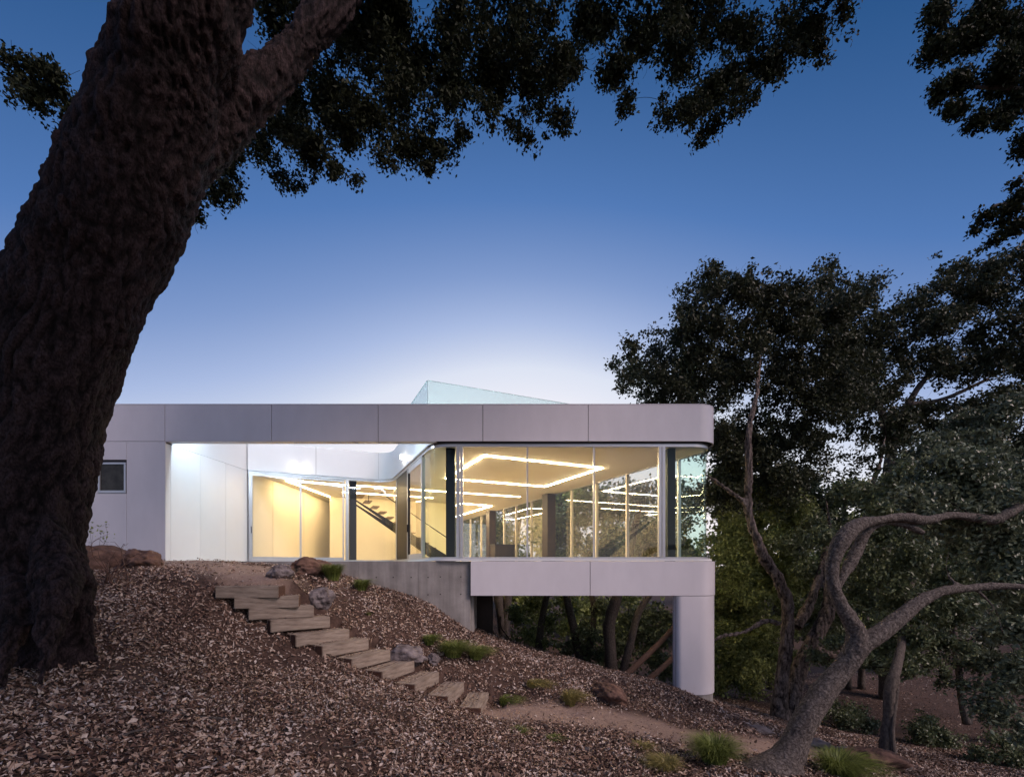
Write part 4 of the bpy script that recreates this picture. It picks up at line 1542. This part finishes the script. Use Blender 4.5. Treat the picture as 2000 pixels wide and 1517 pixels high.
# tree overhead at the right edge, trunk outside the picture
ts = [[(2420, 1330, 8, 60), (2400, 1000, 8, 50), (2330, 600, 8, 44), (2220, 300, 8, 36), (2100, 120, 8, 26), (1980, 40, 8, 14), (1900, 40, 8, 8)],
      [(2330, 600, 8, 24), (2200, 500, 8, 16), (2080, 430, 8, 10), (1960, 400, 8, 5), (1925, 420, 8, 2)],
      [(2220, 300, 8, 20), (2100, 250, 8, 14), (2000, 180, 8, 8), (1900, 170, 8, 4)]]
c5 = [(1830, 30, 8, 48), (1880, 80, 8, 55), (1820, 110, 8, 34), (1860, 150, 8, 40), (1940, 60, 8, 64), (1940, 150, 8, 62), (1830, 180, 8, 28), (1870, 215, 8, 32), (1930, 225, 8, 34), (1985, 200, 8, 44), (1990, 100, 8, 60), (1910, 20, 8, 60), (2060, 150, 8, 80), (2050, 30, 8, 80), (1960, 250, 8, 20), (2050, 250, 8, 60),
      (1985, 390, 8, 26), (1960, 425, 8, 24), (1925, 425, 8, 20), (1990, 450, 8, 28), (1905, 450, 8, 12), (1940, 470, 8, 16), (1990, 360, 8, 14), (2050, 420, 8, 50), (2080, 480, 8, 60)]
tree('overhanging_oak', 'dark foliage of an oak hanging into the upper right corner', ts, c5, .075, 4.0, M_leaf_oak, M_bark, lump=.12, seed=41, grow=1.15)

# broken pale trunk and slim trunk at the lower right
ts = [[z2(910, 1500, 9.2, 17), z2(905, 1380, 9.2, 13), z2(925, 1220, 9.2, 13), z2(930, 1100, 9.2, 13), z2(955, 1010, 9.3, 12), z2(985, 880, 9.9, 9), z2(1010, 700, 10.8, 7), z2(1060, 500, 11.6, 5), z2(1120, 300, 12, 3)],
      [z2(965, 1040, 9.2, 6), z2(955, 1150, 9.15, 6), z2(940, 1300, 9.1, 6), z2(950, 1440, 9.1, 8)]]
c6 = [(1700, 980, 10.5, 44), (1760, 935, 10.5, 48), (1720, 1040, 10.5, 36), (1800, 1090, 10, 46), (1760, 1140, 10, 40), (1850, 1120, 10, 52), (1820, 1190, 10, 46), (1880, 1200, 10, 50), (1770, 1240, 10, 38), (1850, 1260, 10, 42), (1700, 1300, 10, 30), (1780, 1310, 10, 26), (1720, 1210, 10.5, 26), (1660, 1200, 11, 22), (1640, 1245, 11, 30), (1690, 1275, 11, 30), (1750, 1290, 11, 30), (1600, 1290, 11.5, 26), (1820, 1300, 11, 30)]
c6 += poly_clumps([(1560, 960), (1650, 960), (1720, 910), (1800, 900), (1860, 1000), (1880, 1250), (1800, 1300), (1700, 1300), (1640, 1180)], 26, 9.6, 12, 30, 44, (), 7)
tree('split_trunk_tree', 'pale split trunk standing behind the twisted oak at lower right', ts, c6, .10, 2.3, M_leaf_mid, M_bark, lump=.2, seed=51, grow=1.1)
ts = [[z2(1300, 1260, 12.5, 10), z2(1275, 1150, 12.5, 8), z2(1260, 1000, 12.5, 8), z2(1240, 860, 12.5, 8), z2(1230, 650, 12.5, 6), z2(1260, 400, 12.6, 5)],
      [z2(1310, 1260, 12.5, 7), z2(1340, 1120, 12.5, 5), z2(1390, 960, 12.5, 4)]]
c7 = [(1900, 870, 12.5, 58), (1830, 880, 12.5, 50), (1960, 820, 12.5, 52), (1990, 900, 12.5, 50), (1780, 900, 13, 40), (1930, 1000, 12.5, 50), (1860, 1020, 12.5, 44), (1940, 1120, 12.5, 50), (1990, 1050, 12.5, 50), (1900, 1280, 12.3, 34), (1960, 1230, 12.3, 44), (1990, 790, 12.5, 40), (2070, 900, 12.5, 80), (2080, 1080, 12.5, 80), (1940, 1300, 12, 36), (1990, 1330, 11.5, 40), (1895, 1340, 12, 26), (1850, 1330, 13, 24), (2060, 1260, 11, 60)]
c7 += poly_clumps([(1780, 900), (1880, 820), (2000, 770), (2110, 770), (2110, 1420), (1930, 1420), (1880, 1330), (1860, 1100)], 34, 10.5, 14, 34, 50, (), 8)
tree('slim_tree', 'slim dark trunk under dense grey-green foliage at the far right', ts, c7, .12, 2.2, M_leaf_grey, M_bark, lump=.12, seed=57, grow=1.1)

# trees in the ravine, behind the wing and the column
BG = [
    ('pair of pale stems seen under the wing beside the dark pier', [[(985, 1262, 19, 10), (978, 1200, 19, 9), (972, 1150, 19, 9), (965, 1080, 19, 7), (940, 950, 19, 4)], [(985, 1262, 19, 9), (990, 1190, 19, 8), (1000, 1120, 19, 7), (1015, 1000, 19, 5)]],
     [(1010, 1200, 22, 26), (1030, 1235, 22, 26), (1000, 1255, 22, 18), (1050, 1180, 23, 26), (960, 1040, 21, 60), (1030, 980, 21, 60), (930, 930, 21, 50), (900, 1040, 22, 50)], M_leaf_green, M_bark_smooth),
    ('slender leaning trunk under the middle of the wing', [[(1052, 1280, 18, 8), (1055, 1235, 18, 7), (1062, 1190, 18, 6), (1072, 1140, 18, 6), (1085, 1040, 18, 5), (1100, 950, 18, 3)]],
     [(1080, 1215, 21, 26), (1060, 1250, 21, 24), (1110, 1180, 21, 26), (1090, 1060, 20, 60), (1130, 980, 20, 55), (1060, 930, 20, 50), (1050, 1130, 21, 40)], M_leaf_green, M_bark_smooth),
    ('forked grey trunk leaning left under the wing', [[(1140, 1305, 17, 10), (1128, 1260, 17, 9), (1118, 1215, 17, 8), (1108, 1170, 17, 7), (1095, 1100, 17, 5)], [(1140, 1305, 17, 8), (1152, 1262, 17, 7), (1160, 1190, 17, 6), (1150, 1120, 17, 5), (1170, 1000, 17, 4)]],
     [(1150, 1240, 19, 34), (1180, 1200, 19, 30), (1120, 1270, 19, 22), (1170, 1280, 18.5, 26), (1190, 1080, 19, 60), (1150, 1010, 19, 55), (1220, 980, 19, 55)], M_leaf_mid, M_bark_smooth),
    ('thick trunk leaning right under the wing near the column', [[(1195, 1325, 16, 14), (1192, 1270, 16, 12), (1190, 1220, 16, 12), (1205, 1165, 16, 11), (1225, 1100, 16, 9), (1250, 980, 16, 6)], [(1215, 1320, 16, 9), (1235, 1240, 16, 8), (1250, 1190, 16, 7), (1285, 1140, 16, 5)]],
     [(1215, 1260, 18, 36), (1250, 1230, 18, 34), (1290, 1200, 18, 34), (1230, 1200, 18, 26), (1270, 1280, 17.5, 36), (1220, 1310, 17, 26), (1300, 1300, 17.5, 34), (1290, 1250, 17, 30), (1180, 1310, 17.5, 22), (1260, 1060, 18, 60), (1310, 990, 18, 60), (1330, 1090, 18, 50)], M_leaf_mid, M_bark),
    ('bright leafy tree filling the gap right of the column', [[(1440, 1320, 18, 9), (1435, 1220, 18, 8), (1430, 1120, 18, 7), (1440, 1000, 18, 5), (1420, 900, 18, 3)]],
     [(1420, 1010, 17.5, 32), (1405, 1070, 17.5, 30), (1450, 1060, 17.5, 34), (1430, 1120, 17.5, 36), (1400, 1150, 17.5, 30), (1480, 1110, 17.5, 34), (1460, 1170, 17.5, 36), (1410, 1200, 17.5, 30), (1500, 1010, 18, 40), (1420, 930, 18, 30), (1550, 1050, 18, 40), (1520, 970, 18, 36), (1440, 1240, 17, 32), (1400, 1270, 17, 30), (1480, 1230, 17, 34), (1430, 1300, 17, 34), (1400, 1330, 16.5, 26), (1470, 1290, 17, 26)], M_leaf_green, M_bark),
    ('dark understory oak between the twin stems and the broken trunk', [[(1620, 1330, 20, 8), (1620, 1200, 20, 7), (1640, 1080, 20, 6), (1650, 980, 20, 4)]],
     [(1600, 1010, 19, 34), (1640, 970, 19, 36), (1580, 970, 19, 34), (1620, 1060, 19, 34), (1570, 1120, 19, 34), (1660, 1090, 19, 36), (1600, 1160, 19, 34), (1650, 1170, 19, 34), (1690, 1130, 19, 34), (1540, 1190, 18, 26), (1590, 1230, 18, 28), (1660, 1240, 19, 28), (1560, 1290, 18, 20), (1700, 1240, 19, 28), (1480, 960, 19, 30)], M_leaf_mid, M_bark),
    ('pale-leaved bay tree behind the broken trunk', [[(1800, 1340, 22, 8), (1795, 1200, 22, 7), (1790, 1060, 22, 6), (1800, 960, 22, 4)]],
     [(1800, 960, 20, 34), (1760, 1000, 20, 34), (1840, 990, 20, 34), (1800, 1050, 20, 36), (1860, 1070, 20, 36), (1740, 1080, 20, 34), (1810, 1130, 20, 36), (1880, 1150, 20, 36), (1760, 1180, 20, 34), (1850, 1220, 20, 34), (1920, 1200, 20, 34), (1930, 1060, 20, 40), (1990, 1150, 20, 44), (1960, 940, 20, 40)], M_leaf_grey, M_bark),
]
def clear(q, pad=.5):
    px_, py_, Y, r = q
    while XW(px_, Y) < 4.93 - .456 * (Y - 10.97) + pad + r * Y / F * .9 and Y < 40:
        Y += .25
    return (px_, py_, Y, r)


for k, (lab, st, cl, lm, bk) in enumerate(BG):
    cl = [clear(c) for c in cl]
    ys_ = [max(clear(q)[2] for q in t) for t in st]
    st = [[(a, b, max(ys_), r) for a, b, Y, r in t] for t in st]
    tree('ravine_tree', lab, st, cl, .17, 2.0 if k < 4 else 2.3, lm, bk, group='trees in the ravine', lump=.12, seed=60 + 5 * k, n=8, grow=1.15 if k < 4 else 1.45)

for k, (lab, poly, n_, yy, lm) in enumerate((
        ('leafy screen of young oaks between the column and the twin stems', [(1392, 960), (1470, 930), (1560, 960), (1600, 1120), (1560, 1300), (1480, 1340), (1392, 1340)], 46, (14.5, 18), M_leaf_green),
        ('dense oak thicket behind the twisted tree', [(1540, 960), (1640, 975), (1760, 960), (1800, 1100), (1760, 1290), (1640, 1300), (1560, 1280)], 46, (13.5, 18), M_leaf_mid))):
    cl = poly_clumps(poly, n_, yy[0], yy[1], 26, 42, ((1425, 1010, 18),), 20 + k)
    bx_ = sum(q[0] for q in poly) / len(poly)
    st = [[(bx_ + d_, 1345, yy[1], 8), (bx_ + d_ * 1.5, 1250, yy[1], 7), (bx_ + d_ * 3, 1120, yy[1], 5), (bx_ + d_ * 4, 1000, yy[1], 3)] for d_ in (-14, 10)]
    tree('ravine_tree', lab, st, cl, .13, 2.1, lm, M_bark, group='trees in the ravine', lump=.12, seed=120 + 5 * k, n=8)
# wooded far slope: one mass of foliage behind everything
cl = []
for k in range(180):
    px_ = rng.uniform(880, 2300)
    Y = rng.uniform(30, 46)
    hi = 985 if px_ < 1400 else 955
    cl.append((px_, rng.uniform(hi, 1290), Y, rng.uniform(30, 50)))
cen, nr = clump_points(cl, .40, 1.8)
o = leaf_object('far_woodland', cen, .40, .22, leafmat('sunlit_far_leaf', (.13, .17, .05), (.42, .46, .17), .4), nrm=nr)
o['kind'] = 'stuff'
o['label'] = 'far wooded slope beyond the ravine'

# brush on the ravine floor
for k, (lab, px_, py_, Y_, cl) in enumerate((
        ('low dark brush between the twin stems and the split trunk', 1640, 1385, 13.5, [(1600, 1345, 13.5, 26), (1640, 1335, 13.5, 30), (1680, 1350, 13.5, 26), (1650, 1370, 13.3, 22)]),
        ('low brush right of the split trunk', 1810, 1400, 12.5, [(1785, 1365, 12.5, 24), (1820, 1350, 12.5, 30), (1850, 1372, 12.3, 24), (1800, 1385, 12.2, 18)]),
        ('brush at the right edge under the hanging foliage', 1960, 1440, 10.5, [(1930, 1415, 10.5, 24), (1970, 1400, 10.5, 32), (2010, 1420, 10.4, 34)]))):
    b0 = P(px_, py_, Y_)
    z_ = gz(b0.x, b0.y)
    cl = [(XW(c[0], c[2]), c[2], gz(XW(c[0], c[2]), c[2]) + .28 + .12 * (q % 2), c[3] * c[2] / F * 1.2, 'm') for q, c in enumerate(cl)]
    e = empty('brush_shrub', (b0.x, b0.y, z_), lab, 'shrub', 'brush on the ravine floor')
    bp = []
    for q, c in enumerate(cl):
        bp.append(tube(limb((b0.x, b0.y, z_ - .05), np.array(c[:3]), .016, .006, .06, q), 5, 4))
    V, Fq = merge(bp)
    obj('stem', V, Fq, M_bark_dark, e, smooth=180)
    cen, nr = clump_points(cl, .09, 2.4)
    leaf_object('foliage', cen, .09, .05, M_leaf_mid, e, nrm=nr)

# fallen red-barked logs under the wing
for k, (a, b, r) in enumerate((((1222, 1318, 15), (1325, 1215, 17.2), 6.5), ((1258, 1334, 14.6), (1345, 1252, 16.4), 6))):
    w3 = [(*P(a[0], a[1], a[2]), r * a[2] / F), (*(np.array(P(*a)) * .5 + np.array(P(*b)) * .5 + np.array((.02, 0, -.03))), r * .95 * a[2] / F), (*P(b[0], b[1], b[2]), r * .75 * b[2] / F)]
    v, f = tube(w3, 10, 6, .15, k)
    base = w3[0][:3]
    o = obj('fallen_log', v, f, M_bark_red, None, base, smooth=60)
    tag(o, ('longer' if k == 0 else 'shorter') + ' reddish log propped on the slope under the wing', 'log', 'logs under the wing')


# ------------------------------------------------------------------ rocks
def rock(px_, py_, Y, rx, ry, rz, m, label, seed, sink=.3):
    c = P(px_, py_, Y)
    bm = bmesh.new()
    bmesh.ops.create_icosphere(bm, subdivisions=5, radius=1)
    for v in bm.verts:
        n = v.co.normalized()
        q = n * 1.3 + Vector((seed * 3.1, seed, 0))
        d = 1 + .34 * noise.noise(q) + .22 * noise.noise(q * 2.3) + .10 * noise.noise(q * 5) + .05 * noise.noise(q * 11) + .03 * noise.noise(q * 24)
        # flattened facets
        for fx in ((.7, -.5, .5), (-.6, -.6, .4), (.1, -.3, .95), (-.3, -.9, .1)):
            t = n.dot(Vector(fx).normalized())
            if t * d > .8:
                d = d * .4 + .6 * (.8 / t)
        v.co = Vector((n.x * rx, n.y * ry, n.z * rz)) * d
    me = bpy.data.meshes.new('rock')
    bm.to_mesh(me)
    bm.free()
    for p in me.polygons:
        p.use_smooth = True
    me.materials.append(m)
    o = bpy.data.objects.new('rock', me)
    C.objects.link(o)
    z = gz(c.x, c.y)
    o.location = (c.x, c.y, z + rz * (1 - 2 * sink) * .9)
    o.rotation_euler = (0, .1 * math.sin(seed), seed)
    tag(o, label, 'rock', 'rocks set in the slope')
    return o


rock(208, 1085, 9.6, .62, .4, .34, M_rock_b, 'dark brown boulder partly behind the oak trunk', 1.0)
rock(283, 1085, 9.6, .46, .34, .26, M_rock_b, 'squat brown boulder by the white house corner', 2.4)
rock(608, 1110, 10.3, .52, .34, .27, M_rock_b, 'brown rock against the concrete wall below the sliding door', 3.3)
rock(548, 1165, 8.75, .22, .2, .18, M_rock_g, 'small grey rock at the right end of the top timber step', 4.1)
rock(626, 1175, 8.9, .22, .25, .22, M_rock_g, 'upright grey rock in the litter beside the third timber step', 5.2)
rock(790, 1275, 8.9, .36, .25, .20, M_rock_g, 'pale veined rock beside the seventh timber step', 6.3)
rock(848, 1278, 9.1, .14, .12, .12, M_rock_g, 'smallest rock behind the pale veined rock', 7.7)
rock(1190, 1368, 8.9, .46, .3, .25, M_rock_b, 'dark rough rock alone in the slope below the wing', 8.1, .38)
rock(1700, 1485, 7.7, .5, .35, .22, M_rock_b, 'rock half buried behind the right-hand sedge tuft', 9.3)

# flat stones edging the path at the right
for k, (a, b_, Y, rx) in enumerate(((1590, 1442, 8.9, .42), (1650, 1462, 8.6, .38), (1480, 1440, 9.0, .3))):
    r_ = rock(a, b_, Y, rx, .22, .06, M_rock_g, ['flat stone left of the twisted trunk at the path edge', 'flat stone right of the twisted trunk at the path edge', 'flat stone at the path edge nearest the column'][k], 11 + k, .3)


# ------------------------------------------------------------------ grass tufts
def tuft(px_, py_, Y, R, H, n, label, lean=(0, 0), m=M_grass):
    R, H, n = R * 1.15, H * 1.45, int(n * 1.3)
    c = P(px_, py_, Y)
    z = gz(c.x, c.y)
    V, T = [], []
    for k in range(n):
        a = random.uniform(0, 2 * math.pi)
        r0 = R * .35 * math.sqrt(random.random())
        bx, by = c.x + r0 * math.cos(a), c.y + r0 * math.sin(a)
        a2 = a + random.uniform(-.7, .7)
        out = R * random.uniform(.25, 1.0)
        h = H * random.uniform(.55, 1.1)
        wd = random.uniform(.0035, .007)
        sx, sy = -math.sin(a2) * wd, math.cos(a2) * wd
        prev = None
        for s in range(6):
            t = s / 5
            x = bx + math.cos(a2) * out * t ** 1.5 + lean[0] * t * t
            y = by + math.sin(a2) * out * t ** 1.5 + lean[1] * t * t
            zz = z - .02 + h * (1.75 * t - 1.05 * t * t) + (-.35 * abs(lean[0]) * t * t)
            ww = 1 - t * .92
            i = len(V)
            V += [(x - sx * ww, y - sy * ww, zz), (x + sx * ww, y + sy * ww, zz)]
            if s:
                T += [(i - 2, i - 1, i + 1), (i - 2, i + 1, i)]
    me = bpy.data.meshes.new('sedge_tuft')
    V = np.array(V) - np.array((c.x, c.y, z))
    fill_mesh(me, V, np.array(T))
    me.materials.append(m)
    o = link_mesh('sedge_tuft', me, None, (c.x, c.y, z))
    tag(o, label, 'grass tuft', 'sedge tufts on the slope')
    return o


M_grass_dry = leafmat('dry_sedge_blade', (.13, .12, .035), (.42, .36, .13), .3)
tuft(545, 1122, 9.6, .26, .17, 420, 'low dark green tuft on the gravel left of the brown rock', (.12, 0))
tuft(650, 1125, 10.1, .30, .32, 900, 'bright tuft right of the brown rock against the concrete wall')
tuft(705, 1137, 10.1, .26, .24, 600, 'smaller tuft in front of the concrete wall, right of the brightest tuft', (.1, 0))
tuft(885, 1300, 9.35, .38, .30, 1100, 'broad bright tuft right of the eighth timber step', (.12, -.05))
tuft(930, 1302, 9.45, .30, .25, 700, 'tuft merging behind the broad bright tuft', (.15, 0))
tuft(838, 1290, 9.4, .22, .2, 400, 'small tuft touching the eighth timber step', (.1, 0))
tuft(985, 1340, 8.6, .22, .22, 420, 'narrow tuft above the lowest timber step', (.22, 0))
tuft(1040, 1338, 8.9, .24, .16, 340, 'thin tuft between the narrow tuft and the yellow tuft', (.22, 0), M_grass_dry)
tuft(1112, 1380, 8.4, .24, .25, 520, 'yellowing tuft left of the dark rough rock', (.12, 0), M_grass_dry)
tuft(1395, 1500, 6.2, .34, .34, 1300, 'large green tuft left of the twisted trunk at the bottom edge')
tuft(1300, 1512, 5.9, .24, .16, 500, 'low yellowing tuft at the bottom edge left of the large tuft', (-.05, 0), M_grass_dry)
tuft(1640, 1500, 6.4, .40, .30, 1300, 'large green tuft right of the twisted trunk at the bottom edge', (.12, 0))
tuft(1080, 1455, 6.8, .16, .08, 160, 'sparse green sprigs below the sandy path', (.05, 0))
tuft(1010, 1437, 7.0, .18, .08, 150, 'tiny sprigs below the lowest timber step', (.05, 0))
tuft(720, 1163, 9.4, .1, .06, 90, 'tiny green tuft alone in the litter below the concrete wall')
tuft(1250, 1478, 6.6, .2, .09, 170, 'sparse yellow sprigs between the sandy path and the bottom edge', (.05, 0), M_grass_dry)

# bare shrub beside the oak
bs = P(215, 1165, 7.6)
bz = gz(bs.x, bs.y)
sh = empty('bare_shrub', (bs.x, bs.y, bz), 'bare dark twiggy shrub in the litter right of the oak trunk', 'shrub')
bp = []
for k in range(9):
    a = random.uniform(0, 6.28)
    tip = np.array((bs.x + .32 * math.cos(a) * random.uniform(.4, 1), bs.y + .25 * math.sin(a), bz + random.uniform(.3, .72)))
    b0 = np.array((bs.x + random.uniform(-.15, .15), bs.y, bz - .03))
    pts_ = limb(b0, tip, .013, .003, .2, k)
    bp.append(tube(pts_, 5, 4))
    for q in range(6):
        m_ = np.array(pts_[1 + q % 3][:3])
        d = rng.normal(size=3)
        d[2] = abs(d[2]) * .6
        bp.append(tube(limb(m_, m_ + d / np.linalg.norm(d) * random.uniform(.1, .26), .005, .0015, .2, k * 9 + q), 4, 3))
V, Fq = merge(bp)
obj('twigs', V, Fq, M_rock_b, sh, smooth=180)

# sprouting weeds behind the dark boulder
wv = P(178, 1068, 9.7)
wz = gz(wv.x, wv.y)
we = empty('weed', (wv.x, wv.y, wz), 'small leafy green weed sprouting by the boulder next to the trunk', 'weed')
bp = []
lc_ = []
for k in range(6):
    tip = np.array((wv.x + random.uniform(-.1, .45), wv.y + random.uniform(-.1, .1), wz + random.uniform(.55, .95)))
    bp.append(tube(limb((wv.x + .05 * k, wv.y, wz - .02), tip, .006, .002, .1, k), 4, 3))
    for q in range(7):
        lc_.append(tip + rng.normal(size=3) * .06)
V, Fq = merge(bp)
obj('stem', V, Fq, M_bark, we)
leaf_object('leaves', np.array(lc_), .07, .04, M_leaf_green, we)

# a few sticks in the litter
for k, (a, b_, Y, L, ang) in enumerate(((395, 1400, 4.9, .75, .35), (1110, 1330, 9.3, .3, -.3), (700, 1465, 5.2, .4, 1.0), (860, 1450, 5.8, .45, -.5), (240, 1440, 4.3, .45, .8))):
    c = P(a, b_, Y)
    w3 = []
    for t in (-.5, -.15, .2, .5):
        x, y = c.x + math.cos(ang) * L * t, c.y + math.sin(ang) * L * t
        w3.append((x, y, gz(x, y) + .03 + .015 * math.sin(t * 9), .012 * (1 - .5 * abs(t))))
    v, f = tube(w3, 6, 4, .2, k)
    o = obj('stick', v, f, M_bark, None, (c.x, c.y, gz(c.x, c.y)), smooth=180)
    tag(o, ['long dry stick lying in the left foreground litter', 'short dark stick in the slope below the wing', 'dry stick lying in the litter near the bottom middle', 'thin stick in the litter below the lowest steps', 'dry stick nearest the oak roots in the foreground'][k], 'stick', 'sticks in the litter')
